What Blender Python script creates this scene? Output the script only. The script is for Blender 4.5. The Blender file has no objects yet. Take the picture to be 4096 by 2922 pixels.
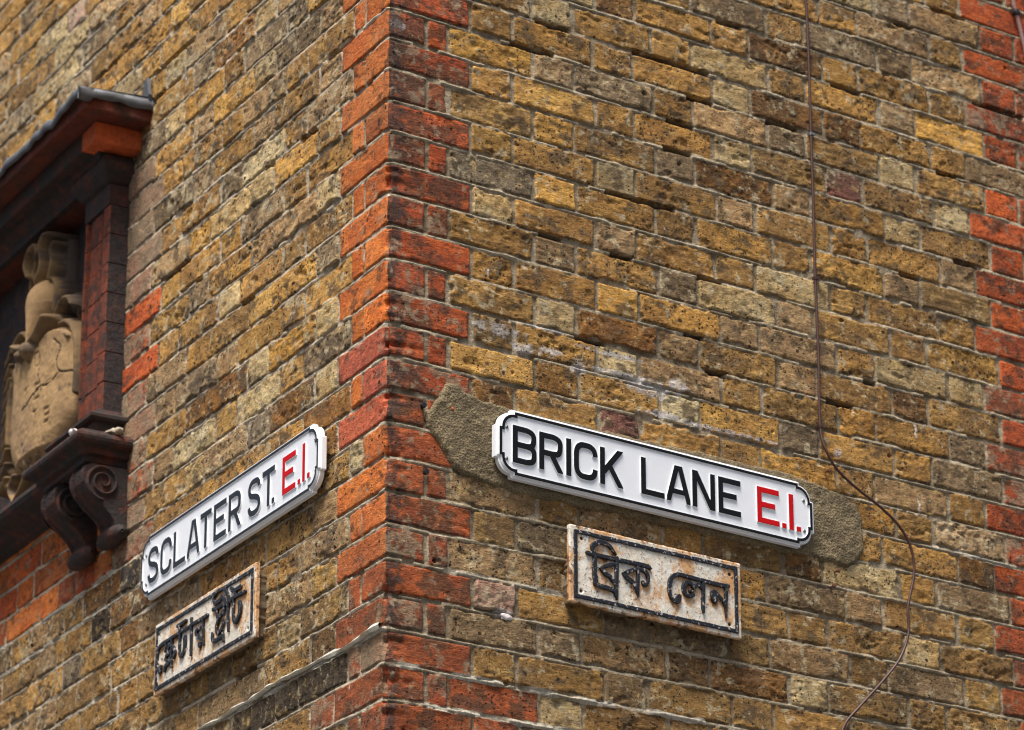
import bpy, math, random
import numpy as np
from mathutils import Matrix, Vector

# ---------------------------------------------------------------- camera, world, sun, exposure
Z0 = 5.264                       # height of brick course 0 above the pavement
CAM = (-3.68097991, -5.87587030, -3.66393065)
YAW, PIT, ROLL = 0.598103715, 0.384528553, -0.00782178363
FPX = 14097.5168
ANG = 0.067991294                # the two walls meet at a little more than a right angle
H = 0.07572931                   # one brick course
fwd = Vector((math.sin(YAW)*math.cos(PIT), math.cos(YAW)*math.cos(PIT), math.sin(PIT)))
rgt = Vector((math.cos(YAW), -math.sin(YAW), 0)); up_ = rgt.cross(fwd)
r2 = math.cos(ROLL)*rgt + math.sin(ROLL)*up_; u2 = -math.sin(ROLL)*rgt + math.cos(ROLL)*up_
cd = bpy.data.cameras.new('camera'); cam = bpy.data.objects.new('camera', cd)
bpy.context.scene.collection.objects.link(cam)
M = Matrix((r2, u2, -fwd)).transposed().to_4x4()
M.translation = Vector(CAM) + Vector((0, 0, Z0)); cam.matrix_world = M
cd.sensor_width = 36; cd.lens = FPX*36/4096; cd.clip_start = .05; cd.clip_end = 500
cd.dof.use_dof = True; cd.dof.focus_distance = 7.55; cd.dof.aperture_fstop = 5.0
S = bpy.context.scene; S.camera = cam; C = S.collection

world = bpy.data.worlds.new('World'); S.world = world; world.use_nodes = True
wn = world.node_tree.nodes; wl = world.node_tree.links
bg = wn['Background']; sky = wn.new('ShaderNodeTexSky'); sky.sky_type = 'NISHITA'
SUN_EL, SUN_AZ = math.radians(66), math.radians(234)      # azimuth from +Y, clockwise
sky.sun_disc = False; sky.sun_elevation = SUN_EL; sky.sun_rotation = SUN_AZ
sky.air_density = 1.0; sky.dust_density = 6.0; sky.ozone_density = 1.0
wl.new(sky.outputs[0], bg.inputs[0]); bg.inputs[1].default_value = 0.05
sd = bpy.data.lights.new('sun', 'SUN'); sun = bpy.data.objects.new('sun', sd); C.objects.link(sun)
sd.energy = 2.1; sd.angle = math.radians(24); sd.color = (1.0, .972, .935)
sdir = Vector((math.sin(SUN_AZ)*math.cos(SUN_EL), math.cos(SUN_AZ)*math.cos(SUN_EL), math.sin(SUN_EL)))
sun.rotation_euler = sdir.to_track_quat('Z', 'Y').to_euler(); sun.location = (-4, -6, 14)
S.view_settings.view_transform = 'Standard'; S.view_settings.look = 'None'
S.view_settings.exposure = 1.45; S.view_settings.gamma = 1.0
S.cycles.filter_width = 1.15
random.seed(5)

# ---------------------------------------------------------------- helpers
def lin(c):
    return tuple(((v/255)/12.92 if v/255 <= .04045 else ((v/255+.055)/1.055)**2.4) for v in c)
def hsh(ix, iy, seed):
    a = (ix.astype(np.int64)*374761393 + iy.astype(np.int64)*668265263 + seed*2147483647*31 + seed*97) & 0xffffffff
    a = ((a ^ (a >> 13))*1274126177) & 0xffffffff
    a = ((a ^ (a >> 16))*2246822519) & 0xffffffff
    a = a ^ (a >> 15)
    return (a & 0xffffff)/float(0xffffff)
def vn(x, y, sx, sy, seed):                       # value noise 0..1
    x = x/sx; y = y/sy; ix = np.floor(x); iy = np.floor(y); fx = x-ix; fy = y-iy
    fx = fx*fx*(3-2*fx); fy = fy*fy*(3-2*fy)
    a = hsh(ix, iy, seed); b = hsh(ix+1, iy, seed); c = hsh(ix, iy+1, seed); d = hsh(ix+1, iy+1, seed)
    return (a*(1-fx)+b*fx)*(1-fy)+(c*(1-fx)+d*fx)*fy
def fbm(x, y, s, seed, o=3, asp=1.0):
    r = 0; a = .5; t = 0
    for i in range(o):
        r = r + a*vn(x, y, s*asp, s, seed+i*7); t += a; a *= .55; s *= .47
    return r/t
def sst(a, b, x):
    t = np.clip((x-a)/(b-a), 0, 1); return t*t*(3-2*t)
def mesh_from(name, verts, faces, smooth=False):
    me = bpy.data.meshes.new(name); me.from_pydata([tuple(v) for v in verts], [], [tuple(f) for f in faces])
    if smooth: me.polygons.foreach_set('use_smooth', [True]*len(me.polygons))
    me.update(); return me
def obj(name, me, mat, parent=None):
    o = bpy.data.objects.new(name, me); C.objects.link(o)
    if mat: me.materials.append(mat)
    if parent: o.parent = parent
    return o
def thing(name, label, cat, loc=(0, 0, 0), rot=(0, 0, 0), group=None):
    o = bpy.data.objects.new(name, None); C.objects.link(o); o.empty_display_size = .05
    o.location = loc; o.rotation_euler = rot; o['label'] = label; o['category'] = cat
    if group: o['group'] = group
    return o
def tag(o, label, cat, group=None):
    o['label'] = label; o['category'] = cat
    if group: o['group'] = group
    return o
LD = Vector((math.sin(ANG), math.cos(ANG), 0)); LN = Vector((-math.cos(ANG), math.sin(ANG), 0))
RD = Vector((1, 0, 0)); RN = Vector((0, -1, 0))
ROT_L = -(math.pi/2+ANG)                      # local +x = viewer's right, -y = out of the wall
def at_r(x, z, out=0): return Vector((x, -out, z+Z0))
def at_l(d, z, out=0): return LD*d + LN*out + Vector((0, 0, z+Z0))

# ---------------------------------------------------------------- materials
def new_mat(name):
    m = bpy.data.materials.new(name); m.use_nodes = True
    nt = m.node_tree; b = nt.nodes['Principled BSDF']; return m, nt, b
def N(nt, t, **k):
    n = nt.nodes.new(t)
    for a, v in k.items():
        if a == 'inp':
            for i, w in v.items(): n.inputs[i].default_value = w
        else: setattr(n, a, v)
    return n
def noise(nt, co, scale, detail=4, rough=.6, dist=0):
    n = N(nt, 'ShaderNodeTexNoise', inp={'Scale': scale, 'Detail': detail, 'Roughness': rough, 'Distortion': dist})
    nt.links.new(co, n.inputs['Vector']); return n.outputs['Fac']
def ramp(nt, fac, stops):
    n = N(nt, 'ShaderNodeValToRGB'); e = n.color_ramp.elements
    while len(e) < len(stops): e.new(.5)
    for i, (p, c) in enumerate(stops):
        e[i].position = p; e[i].color = (c, c, c, 1) if not isinstance(c, tuple) else (*c, 1)
    nt.links.new(fac, n.inputs[0]); return n.outputs[0]
def mixc(nt, fac, a, b, mode='MIX'):
    n = N(nt, 'ShaderNodeMix', data_type='RGBA', blend_type=mode, clamp_factor=True)
    for s, v in ((0, fac), (6, a), (7, b)):
        if hasattr(v, 'links') or isinstance(v, bpy.types.NodeSocket): nt.links.new(v, n.inputs[s])
        elif s == 0: n.inputs[0].default_value = v
        else: n.inputs[s].default_value = (*v, 1)
    return n.outputs[2]
def mth(nt, op, a, b=0.0, c=None):
    n = N(nt, 'ShaderNodeMath', operation=op)
    for i, v in enumerate((a, b) if c is None else (a, b, c)):
        if isinstance(v, bpy.types.NodeSocket): nt.links.new(v, n.inputs[i])
        else: n.inputs[i].default_value = v
    return n.outputs[0]
def bump(nt, b, h, dist, strength=1.0, prev=None):
    n = N(nt, 'ShaderNodeBump', inp={'Strength': strength, 'Distance': dist}); nt.links.new(h, n.inputs['Height'])
    if prev: nt.links.new(prev, n.inputs['Normal'])
    nt.links.new(n.outputs[0], b.inputs['Normal']); return n.outputs[0]
def objco(nt): return N(nt, 'ShaderNodeTexCoord').outputs['Object']

def mat_wall():
    m, nt, b = new_mat('weathered_brick'); co = objco(nt); L = nt.links
    A = lambda n: N(nt, 'ShaderNodeAttribute', attribute_name=n)
    at, am, mk, asd, asm, ard = A('col'), A('colm'), A('pit'), A('sdf'), A('smr'), A('red')
    n1 = noise(nt, co, 330, 3, .7); n2 = noise(nt, co, 90, 4, .65); n0 = noise(nt, co, 210, 4, .75)
    var = mth(nt, 'MULTIPLY', ramp(nt, n1, [(.28, .68), (.72, 1.28)]), ramp(nt, n2, [(.3, .74), (.7, 1.20)]))
    nb = noise(nt, co, 21, 5, .7, .5)
    col = mixc(nt, ramp(nt, nb, [(.53, 0.0), (.66, .42)]), at.outputs['Color'], mixc(nt, ard.outputs['Fac'], lin((116, 98, 74)), lin((92, 64, 54))))
    nc = noise(nt, co, 34, 5, .72, .3)
    col = mixc(nt, ramp(nt, nc, [(.56, 0.0), (.68, .55)]), col, mixc(nt, ard.outputs['Fac'], lin((218, 184, 118)), lin((218, 112, 56))))
    # lime smears, thresholded at full resolution
    sv = mth(nt, 'ADD', asm.outputs['Fac'], mth(nt, 'MULTIPLY', mth(nt, 'SUBTRACT', n0, .5), .30))
    sm = N(nt, 'ShaderNodeMapRange', inp={'From Min': .575, 'From Max': .67, 'To Max': .70}); L.new(sv, sm.inputs['Value'])
    col = mixc(nt, sm.outputs[0], col, mixc(nt, ard.outputs['Fac'], lin((190, 174, 140)), lin((150, 132, 106))))
    col = mixc(nt, 1.0, col, var, 'MULTIPLY')
    nc_ = noise(nt, co, 60, 4, .7)
    # crisp ragged line between brick and mortar
    sdv = mth(nt, 'ADD', asd.outputs['Fac'], mth(nt, 'MULTIPLY', mth(nt, 'SUBTRACT', n0, .5), .0042))
    bm = N(nt, 'ShaderNodeMapRange', inp={'From Min': .0006, 'From Max': -.0006}); L.new(sdv, bm.inputs['Value'])
    mcol = mixc(nt, 1.0, am.outputs['Color'], mth(nt, 'MULTIPLY', ramp(nt, n0, [(.3, .62), (.7, 1.28)]), ramp(nt, nc_, [(.3, .72), (.7, 1.18)])), 'MULTIPLY')
    edge_ = N(nt, 'ShaderNodeMapRange', inp={'From Min': .0022, 'From Max': .0, 'To Max': .62}); L.new(sdv, edge_.inputs['Value'])
    mcol = mixc(nt, mth(nt, 'MULTIPLY', edge_.outputs[0], ramp(nt, n2, [(.42, 0.0), (.6, 1.0)])), mcol, lin((84, 70, 54)))
    # little burnt-out holes of the stock bricks
    def pits(scale, lo, hi, keep):
        v = N(nt, 'ShaderNodeTexVoronoi', feature='F1', inp={'Scale': scale, 'Randomness': 1.0})
        w = N(nt, 'ShaderNodeVectorMath', operation='ADD')
        nn = N(nt, 'ShaderNodeTexNoise', inp={'Scale': 160.0, 'Detail': 2.0}); L.new(co, nn.inputs['Vector'])
        sc = N(nt, 'ShaderNodeVectorMath', operation='SCALE', inp={'Scale': .006}); L.new(nn.outputs['Color'], sc.inputs[0])
        L.new(co, w.inputs[0]); L.new(sc.outputs[0], w.inputs[1]); L.new(w.outputs[0], v.inputs['Vector'])
        sx = N(nt, 'ShaderNodeSeparateColor'); L.new(v.outputs['Color'], sx.inputs[0])
        on = mth(nt, 'LESS_THAN', sx.outputs[0], mth(nt, 'MULTIPLY', mkf, keep))
        rad = mth(nt, 'MULTIPLY_ADD', sx.outputs[1], hi-lo, lo)
        d = mth(nt, 'SUBTRACT', rad, v.outputs['Distance'])
        s = N(nt, 'ShaderNodeMapRange', inp={'From Min': 0.0, 'From Max': .09}); L.new(d, s.inputs['Value'])
        return mth(nt, 'MULTIPLY', s.outputs[0], on)
    pn = noise(nt, co, 17, 4, .6); mkf = mth(nt, 'MULTIPLY', mk.outputs['Fac'], ramp(nt, pn, [(.38, .25), (.62, 1.25)]))
    p1 = pits(60, .08, .36, .55); p2 = pits(135, .14, .46, .50)
    p = mth(nt, 'MAXIMUM', p1, p2)
    col = mixc(nt, mth(nt, 'MULTIPLY', p, .88), col, lin((42, 32, 26)))
    gm = N(nt, 'ShaderNodeMapping'); gm.inputs['Rotation'].default_value = (0.25, .35, 0); gm.inputs['Scale'].default_value = (.38, .38, 1.3); L.new(co, gm.inputs[0])
    ng = noise(nt, gm.outputs[0], 120, 5, .72, .8)
    n3 = noise(nt, co, 46, 6, .74, .4)
    sp = mth(nt, 'MULTIPLY', ramp(nt, n3, [(.585, 0.0), (.66, .62)]), mth(nt, 'MINIMUM', mk.outputs['Fac'], 1.0))
    col = mixc(nt, sp, col, lin((66, 50, 36)))
    col = mixc(nt, 1.0, col, ramp(nt, noise(nt, gm.outputs[0], 95, 5, .72, .8), [(.30, .62), (.5, 1.0), (.70, 1.30)]), 'MULTIPLY')
    col = mixc(nt, bm.outputs[0], mcol, col)
    L.new(col, b.inputs['Base Color']); b.inputs['Roughness'].default_value = .93
    b.inputs['Specular IOR Level'].default_value = .25
    h = mth(nt, 'SUBTRACT', mth(nt, 'ADD', mth(nt, 'ADD', n1, mth(nt, 'MULTIPLY', ng, 1.5)), mth(nt, 'MULTIPLY', n2, 1.3)), mth(nt, 'MULTIPLY', p, 1.6))
    bump(nt, b, h, .0028, 1.0)
    return m
def mat_simple(name, col, rough=.6, var=.0, scale=60, bmp=0, bdist=.001, metal=0, spec=.5):
    m, nt, b = new_mat(name); co = objco(nt)
    b.inputs['Roughness'].default_value = rough; b.inputs['Metallic'].default_value = metal
    b.inputs['Specular IOR Level'].default_value = spec
    n = noise(nt, co, scale, 5, .65)
    if var:
        c = mixc(nt, 1.0, col, ramp(nt, n, [(.3, 1-var), (.7, 1+var)]), 'MULTIPLY')
        nt.links.new(c, b.inputs['Base Color'])
    else: b.inputs['Base Color'].default_value = (*col, 1)
    if bmp: bump(nt, b, n, bdist, bmp)
    return m
def mat_terracotta(name, base, dark, cover, s1=9):
    m, nt, b = new_mat(name); co = objco(nt)
    n1 = noise(nt, co, s1, 6, .72, .6); n2 = noise(nt, co, 70, 5, .75); n3 = noise(nt, co, 28, 4, .6)
    c = mixc(nt, ramp(nt, n3, [(.3, 0.0), (.7, 1.0)]), base, tuple(v*.66 for v in base))
    c = mixc(nt, ramp(nt, n1, [(cover-.13, 0.0), (cover+.10, 1.0)]), dark, c)
    c = mixc(nt, 1.0, c, ramp(nt, n2, [(.3, .7), (.7, 1.25)]), 'MULTIPLY')
    nt.links.new(c, b.inputs['Base Color']); b.inputs['Roughness'].default_value = .85
    b.inputs['Specular IOR Level'].default_value = .3
    bump(nt, b, mth(nt, 'ADD', n2, n3), .005, .9)
    return m
def mat_rusty_white():
    m, nt, b = new_mat('rusty_white_paint'); co = objco(nt); L = nt.links
    st = N(nt, 'ShaderNodeMapping'); st.inputs['Scale'].default_value = (1, 1, .55); L.new(co, st.inputs[0])
    n1 = noise(nt, st.outputs[0], 17, 6, .70, .8); n2 = noise(nt, co, 130, 4, .7); n3 = noise(nt, co, 300, 2, .6); n4 = noise(nt, co, 40, 5, .7)
    ed = N(nt, 'ShaderNodeAttribute', attribute_name='edge')
    wh = mixc(nt, ramp(nt, n4, [(.35, 0.0), (.65, 1.0)]), lin((236, 230, 216)), lin((212, 200, 178)))
    f = mth(nt, 'ADD', n1, mth(nt, 'MULTIPLY', ed.outputs['Fac'], .085))
    c = mixc(nt, ramp(nt, f, [(.50, 0.0), (.60, .80)]), wh, mixc(nt, ramp(nt, n2, [(.35, 0.0), (.65, 1.0)]), lin((214, 158, 80)), lin((184, 118, 48))))
    g = mth(nt, 'ADD', n4, mth(nt, 'MULTIPLY', ed.outputs['Fac'], .12))
    c = mixc(nt, ramp(nt, g, [(.66, 0.0), (.74, .85)]), c, mixc(nt, ramp(nt, n2, [(.4, 0.0), (.6, 1.0)]), lin((124, 66, 22)), lin((66, 42, 28))))
    c = mixc(nt, ramp(nt, n2, [(.60, 0.0), (.63, .85)]), c, lin((62, 52, 48)))
    c = mixc(nt, ramp(nt, n3, [(.66, 0.0), (.70, .8)]), c, lin((70, 52, 40)))
    L.new(c, b.inputs['Base Color']); b.inputs['Roughness'].default_value = .65
    bump(nt, b, mth(nt, 'ADD', n4, n2), .002, .7)
    return m
def mat_chipped_black():
    m, nt, b = new_mat('chipped_black_paint'); co = objco(nt)
    n1 = noise(nt, co, 120, 4, .6); n2 = noise(nt, co, 330, 3, .6)
    c = mixc(nt, ramp(nt, n1, [(.60, 0.0), (.64, 1.0)]), lin((22, 25, 31)), lin((170, 160, 152)))
    c = mixc(nt, ramp(nt, n2, [(.64, 0.0), (.68, .9)]), c, lin((150, 140, 134)))
    nt.links.new(c, b.inputs['Base Color']); b.inputs['Roughness'].default_value = .5
    bump(nt, b, mth(nt, 'ADD', n1, n2), .001, .5)
    return m
def mat_stone():
    m, nt, b = new_mat('carved_sandstone'); co = objco(nt); L = nt.links
    at = N(nt, 'ShaderNodeAttribute', attribute_name='col')
    n1 = noise(nt, co, 16, 5, .65, .3); n2 = noise(nt, co, 120, 4, .7)
    c = mixc(nt, 1.0, at.outputs['Color'], ramp(nt, n1, [(.3, .84), (.7, 1.08)]), 'MULTIPLY')
    c = mixc(nt, 1.0, c, ramp(nt, n2, [(.3, .85), (.7, 1.1)]), 'MULTIPLY')
    L.new(c, b.inputs['Base Color']); b.inputs['Roughness'].default_value = .9
    bump(nt, b, n2, .0015, .5); return m
def mat_patch():
    m, nt, b = new_mat('rough_cement'); co = objco(nt); L = nt.links
    n1 = noise(nt, co, 18, 5, .6); n2 = noise(nt, co, 260, 4, .75)
    v = N(nt, 'ShaderNodeTexVoronoi', inp={'Scale': 190.0}); L.new(co, v.inputs['Vector'])
    c = mixc(nt, ramp(nt, n2, [(.35, 0.0), (.68, 1.0)]), lin((92, 78, 58)), lin((158, 142, 110)))
    c = mixc(nt, 1.0, c, ramp(nt, n1, [(.3, .60), (.7, 1.2)]), 'MULTIPLY')
    c = mixc(nt, ramp(nt, v.outputs['Distance'], [(.05, .55), (.3, 0.0)]), c, lin((62, 50, 38)))
    L.new(c, b.inputs['Base Color']); b.inputs['Roughness'].default_value = .95
    b.inputs['Specular IOR Level'].default_value = .2
    bump(nt, b, mth(nt, 'ADD', n2, v.outputs['Distance']), .003, .9); return m

M_WALL = mat_wall()
M_WHITE = mat_simple('white_enamel', lin((236, 238, 240)), .32, .025, 40, .25, .0006)
M_BLACK = mat_simple('black_enamel', lin((12, 14, 17)), .6, .10, 200, .35, .0006, spec=.22)
M_BLACKO = mat_simple('weathered_black_enamel', lin((34, 38, 44)), .45, .30, 170, .9, .0012)
M_RED = mat_simple('red_enamel', lin((196, 8, 14)), .55, .08, 160, .5, .0008, spec=.2)
M_STEEL = mat_simple('dull_steel', (.30, .30, .29), .45, .2, 300, .3, .0005, metal=.8)
M_RUST = mat_simple('rusted_metal', lin((96, 56, 30)), .8, .4, 200, .5, .001)
M_RWHITE = mat_rusty_white(); M_CBLACK = mat_chipped_black()
M_SIDE = mat_terracotta('crusted_and_shaded_terracotta', lin((96, 66, 54)), lin((50, 46, 46)), .60, 26)  # soot crust on the pilaster cheek, painted shade on the back panel
M_TERRA = mat_terracotta('sooty_terracotta', lin((150, 74, 46)), lin((66, 50, 44)), .52, 24)
M_TERRAR = mat_terracotta('shaded_red_terracotta', lin((112, 54, 36)), lin((60, 48, 44)), .46)  # red darkened so the colour carries the shade under the hood
M_SOOT = mat_terracotta('soot_blackened_terracotta', lin((104, 56, 40)), lin((52, 46, 44)), .60, 20)
M_BLOCK = mat_terracotta('clean_orange_terracotta', lin((205, 98, 52)), lin((150, 72, 48)), .22)
M_LEAD = mat_simple('grey_lead', lin((84, 86, 90)), .6, .22, 50, .5, .002)
M_STONE = mat_stone(); M_PATCH = mat_patch()
M_CABLE = mat_simple('brown_cable', lin((70, 42, 36)), .5, .15, 120)
M_CABLEP = mat_simple('paint_spotted_cable', lin((150, 118, 112)), .6, .4, 260)
M_PLAST = mat_simple('dark_plastic', lin((34, 34, 36)), .5)
M_DARK = mat_simple('dark_gap', lin((30, 24, 20)), .95)
M_MORT = mat_simple('lime_mortar', lin((176, 164, 142)), .95, .25, 150, .8, .002)
M_ROAD = mat_simple('asphalt', (.05, .05, .052), .9, .2, 40, .4, .003)
M_PAVE = mat_simple('paving_stone', (.22, .21, .19), .9, .15, 3, .2, .002)
M_REDP = mat_simple('rubbed_red_brick', lin((138, 54, 40)), .85, .22, 60, .5, .002)
BENG_R=[[[-111.0,38.9,1.4],[-121.0,49.8,4.2],[-133.0,57.6,6.0],[-149.0,60.4,7.0],[-162.0,56.3,7.7],[-171.0,49.2,7.7],[-173.0,41.1,6.3],[-169.0,32.2,5.6],[-167.0,22.2,6.0],[-168.0,7.2,6.0],[-168.0,-11.8,6.3],[-167.0,-27.8,6.7],[-165.0,-35.8,6.7]],[[-188.0,31.9,1.8],[-180.0,29.0,6.0],[-112.0,28.9,6.0],[-33.0,29.9,6.0],[-20.0,26.0,4.6]],[[-165.0,-23.8,7.7],[-166.0,-36.8,7.0],[-157.0,-39.7,6.7],[-144.0,-40.5,6.7],[-129.0,-41.3,6.7],[-118.0,-44.2,6.3],[-112.0,-50.1,4.6],[-109.0,-62.1,1.1]],[[-109.0,31.9,6.0],[-111.0,-53.1,5.3]],[[-154.0,0.4,1.8],[-141.0,7.5,6.0],[-123.0,14.8,5.3],[-110.0,18.9,4.2]],[[-150.0,0.4,5.3],[-140.0,-9.5,6.0],[-128.0,-13.3,6.3],[-120.0,-21.2,5.3],[-112.0,-31.1,2.5]],[[-52.0,27.6,5.3],[-54.0,-26.4,4.6],[-52.0,-45.4,0.9]],[[-94.0,1.1,1.4],[-80.0,7.3,5.6],[-62.0,15.5,5.3],[-47.0,18.7,5.6],[-33.0,15.9,6.0],[-26.0,7.0,5.3],[-26.0,-5.0,4.9],[-31.0,-13.1,6.0],[-37.0,-13.2,6.0],[-41.0,-8.2,3.5]],[[-90.0,1.2,5.3],[-80.0,-8.7,7.0],[-67.0,-14.5,6.7],[-59.0,-25.4,4.6],[-53.0,-41.4,1.4]],[[57.0,-24.0,8.8],[53.0,-33.0,10.5],[45.0,-36.1,4.6],[38.0,-31.2,4.9],[33.0,-21.3,5.3],[32.0,-6.3,6.0],[34.0,8.7,6.7],[41.0,19.8,7.0],[54.0,27.0,6.0],[74.0,28.2,6.0],[101.0,26.6,6.0],[135.0,26.0,6.0],[169.0,25.4,6.3],[194.0,26.7,5.3]],[[125.0,20.9,5.3],[123.0,-30.2,5.3],[124.0,-47.2,2.5]],[[88.0,-4.6,4.6],[94.0,-6.5,4.6],[94.0,-14.5,4.9],[83.0,-16.7,5.6],[73.0,-10.8,6.3],[71.0,3.2,6.7],[80.0,14.3,6.7],[92.0,11.4,5.6],[98.0,3.5,3.9],[107.0,13.6,6.0],[116.0,12.7,6.0],[121.0,4.8,2.5]],[[188.0,26.6,6.0],[186.0,-9.4,4.9],[186.0,-28.4,3.2],[186.0,-47.4,0.9]],[[153.0,3.2,10.9],[154.0,-5.8,14.0],[155.0,-14.8,7.7]],[[157.0,8.3,2.8],[166.0,-0.6,4.2],[177.0,-8.5,4.2],[183.0,-21.4,2.5]]]
BENG_L=[[[-218.0,-26.7,9],[-225.0,-37.7,7],[-235.0,-25.7,5],[-241.0,-5.7,5.5],[-239.0,14.3,6],[-227.0,25.3,7],[-202.0,28.3,7],[-172.0,28.3,6]],[[-195.0,27.3,5],[-192.0,14.3,5],[-196.0,5.3,6]],[[-163.0,30.3,6],[-162.0,15.3,6],[-163.0,-15.7,6],[-160.0,-42.7,3]],[[-179.0,18.3,6],[-153.0,2.3,7],[-143.0,-12.7,7],[-151.0,-21.7,6]],[[-174.0,13.3,7],[-185.0,-0.7,7],[-194.0,-15.7,7]],[[-194.0,-15.7,7],[-172.0,-27.7,7],[-193.0,-30.7,8],[-198.0,-40.7,7]],[[-164.0,-1.7,7],[-187.0,-7.7,7]],[[-180.0,28.3,6.5],[-118.0,29.3,6.5],[-59.0,29.3,6.5]],[[-133.0,48.3,7],[-124.0,47.3,8],[-88.0,49.3,6]],[[-129.0,47.3,6],[-114.0,30.3,5]],[[-118.0,28.3,6],[-119.0,-18.7,6],[-107.0,-30.7,7],[-94.0,-18.7,8],[-91.0,-4.7,10],[-93.0,10.3,11]],[[-59.0,46.3,5],[-58.0,-0.7,6],[-57.0,-40.7,5]],[[-54.0,30.3,6.5],[-0.0,29.3,6.5],[26.0,30.3,7]],[[3.0,30.3,6],[7.0,-33.7,5]],[[2.0,10.3,5],[-32.0,7.3,7],[-21.0,-7.7,7],[6.0,-23.7,5]],[[-12.0,-29.7,11],[-11.0,-31.7,11]],[[67.0,45.3,8],[58.0,54.3,8],[59.0,65.3,8],[79.0,71.3,7],[107.0,68.3,7],[126.0,54.3,7],[133.0,33.3,7],[132.0,0.3,6],[137.0,-38.7,4]],[[67.0,46.3,7],[87.0,46.3,8],[104.0,51.3,8],[112.0,34.3,7],[112.0,8.3,6]],[[55.0,34.3,7],[81.0,32.3,7],[109.0,31.3,6]],[[77.0,30.3,7],[76.0,18.3,7],[85.0,5.3,7],[106.0,13.3,7]],[[85.0,5.3,8],[76.0,-11.7,8],[82.0,-29.7,7],[104.0,-23.7,8],[112.0,-8.7,10]],[[54.0,-20.7,4],[56.0,-36.7,7],[71.0,-42.7,8],[106.0,-41.7,7]],[[108.0,-35.7,5],[113.0,-56.7,3]],[[114.0,27.3,6.5],[161.0,32.3,6.5],[218.0,30.3,6.5]],[[147.0,56.3,9],[165.0,48.3,8],[195.0,48.3,8]],[[153.0,52.3,6],[173.0,36.3,5]],[[160.0,31.3,6],[161.0,-13.7,6],[173.0,-28.7,7],[189.0,-17.7,9],[195.0,-2.7,12],[191.0,11.3,11]]]
# ---------------------------------------------------------------- the two brick faces
PAL = dict(  # tone A, tone B, smear, soot, pits
 y=((186, 140, 74), (148, 110, 62), .10, .24, 1.0), Y=((204, 156, 80), (176, 130, 66), .05, .12, 1.0),
 t=((180, 146, 102), (150, 118, 80), .14, .25, .8), g=((150, 126, 94), (124, 102, 74), .15, .40, .8),
 p=((208, 182, 132), (184, 152, 100), .16, .18, .8), b=((140, 98, 50), (104, 72, 40), .08, .45, 1.0),
 k=((52, 47, 45), (42, 39, 38), .04, .4, .3), R=((226, 130, 62), (206, 106, 48), .03, .10, .5),
 O=((196, 96, 48), (166, 78, 44), .12, .30, .6), r=((184, 84, 46), (138, 84, 58), .50, .40, .4),
 m=((134, 86, 72), (110, 76, 64), .15, .3, .6), w=((216, 186, 162), (206, 160, 138), .25, .05, .2),
 f=((172, 92, 60), (158, 128, 98), .62, .30, .4), P=((200, 106, 78), (188, 96, 70), .10, .06, .35))
OV_R = [(963,-120,'p'),(607,-266,'p'),(972,32,'p'),(449,105,'p'),(621,-40,'g'),(604,-401,'t'),(244,-337,'g'),(271,-404,'p'),(268,-270,'Y'),(249,-39,'Y'),(607,-843,'m'),(613,-565,'Y'),(436,-638,'p'),(1655,-264,'p'),(1482,-340,'t'),(268,-1324,'w'),(776,-403,'y'),(1401,-573,'p'),(1649,-577,'p'),(579,-729,'p'),(764,-797,'p'),(1157,-24,'g'),(1467,112,'t'),(1686,34,'g'),(445,-1540,'p'),(1428,-1222,'p'),(370,-829,'Y'),(529,-524,'y'),(439,-1047,'g'),(257,-1105,'t'),(1125,-1431,'p'),(1306,-1166,'t'),(1157,-495,'t'),(437,-1190,'g'),(774,-1334,'g'),(612,-1362,'g'),(680,-289,'y'),(1125,-1138,'g'),(1355,-1318,'g'),(880,-1442,'y'),(1607,-287,'t')]
OV_L = [(449,-196,'Y'),(784,-271,'Y'),(280,-124,'t'),(945,-38,'g'),(273,-344,'p'),(774,-417,'p'),(1834,780,'w'),(2017,619,'p'),(866,334,'t'),(437,-776,'b'),(793,-640,'b'),(953,-637,'b'),(447,-643,'b'),(908,-712,'p'),(959,-790,'p'),(448,-1324,'p'),(132,-1016,'p'),(286,-1479,'k'),(449,-1483,'k'),(596,-1468,'k'),(205,-1470,'k'),(720,-1470,'k'),(140,-1470,'r'),(1416,-934,'b'),(1426,-996,'k'),(1325,-980,'k'),(1291,-1040,'b'),(322,-1265,'p'),(272,-1218,'Y'),(240,-648,'p'),(641,-531,'Y'),(443,-382,'y'),(672,-413,'y'),(696,-180,'p'),(299,-680,'p'),(533,-681,'Y'),(1074,-75,'g'),(118,-1511,'r'),(19,-1505,'r'),(163,-1471,'r'),(1239,191,'g'),(1121,197,'p'),(333,-1525,'r'),(569,238,'p'),(436,144,'p'),(750,92,'Y'),(538,98,'g')]
GAP_R = [(496,-676,573),(862,-682,909),(400,77,484),(329,-4,441),(675,66,888),(765,-80,839),(828,-4,897),(754,-155,828),(586,-300,776),(402,-450,459),(1599,454,1707),(1482,373,1530),(1266,149,1354),(1062,-4,1152),(1725,227,1884),(1587,0,1645),(1629,-226,1696),(1451,-300,1510),(1325,-600,1357),(1209,-680,1280),(599,-450,653),(844,-456,908),(800,-620,847),(922,264,989)]
GAP_L = [(1034,378,1256),(1108,303,1259),(174,0,299),(1008,-228,1154),(937,-300,970),(656,-436,723),(561,-136,606),(243,-292,261),(351,-152,426),(600,-1363,700),(1500,500,1640),(1900,610,2050),(1720,420,1800)]
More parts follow.
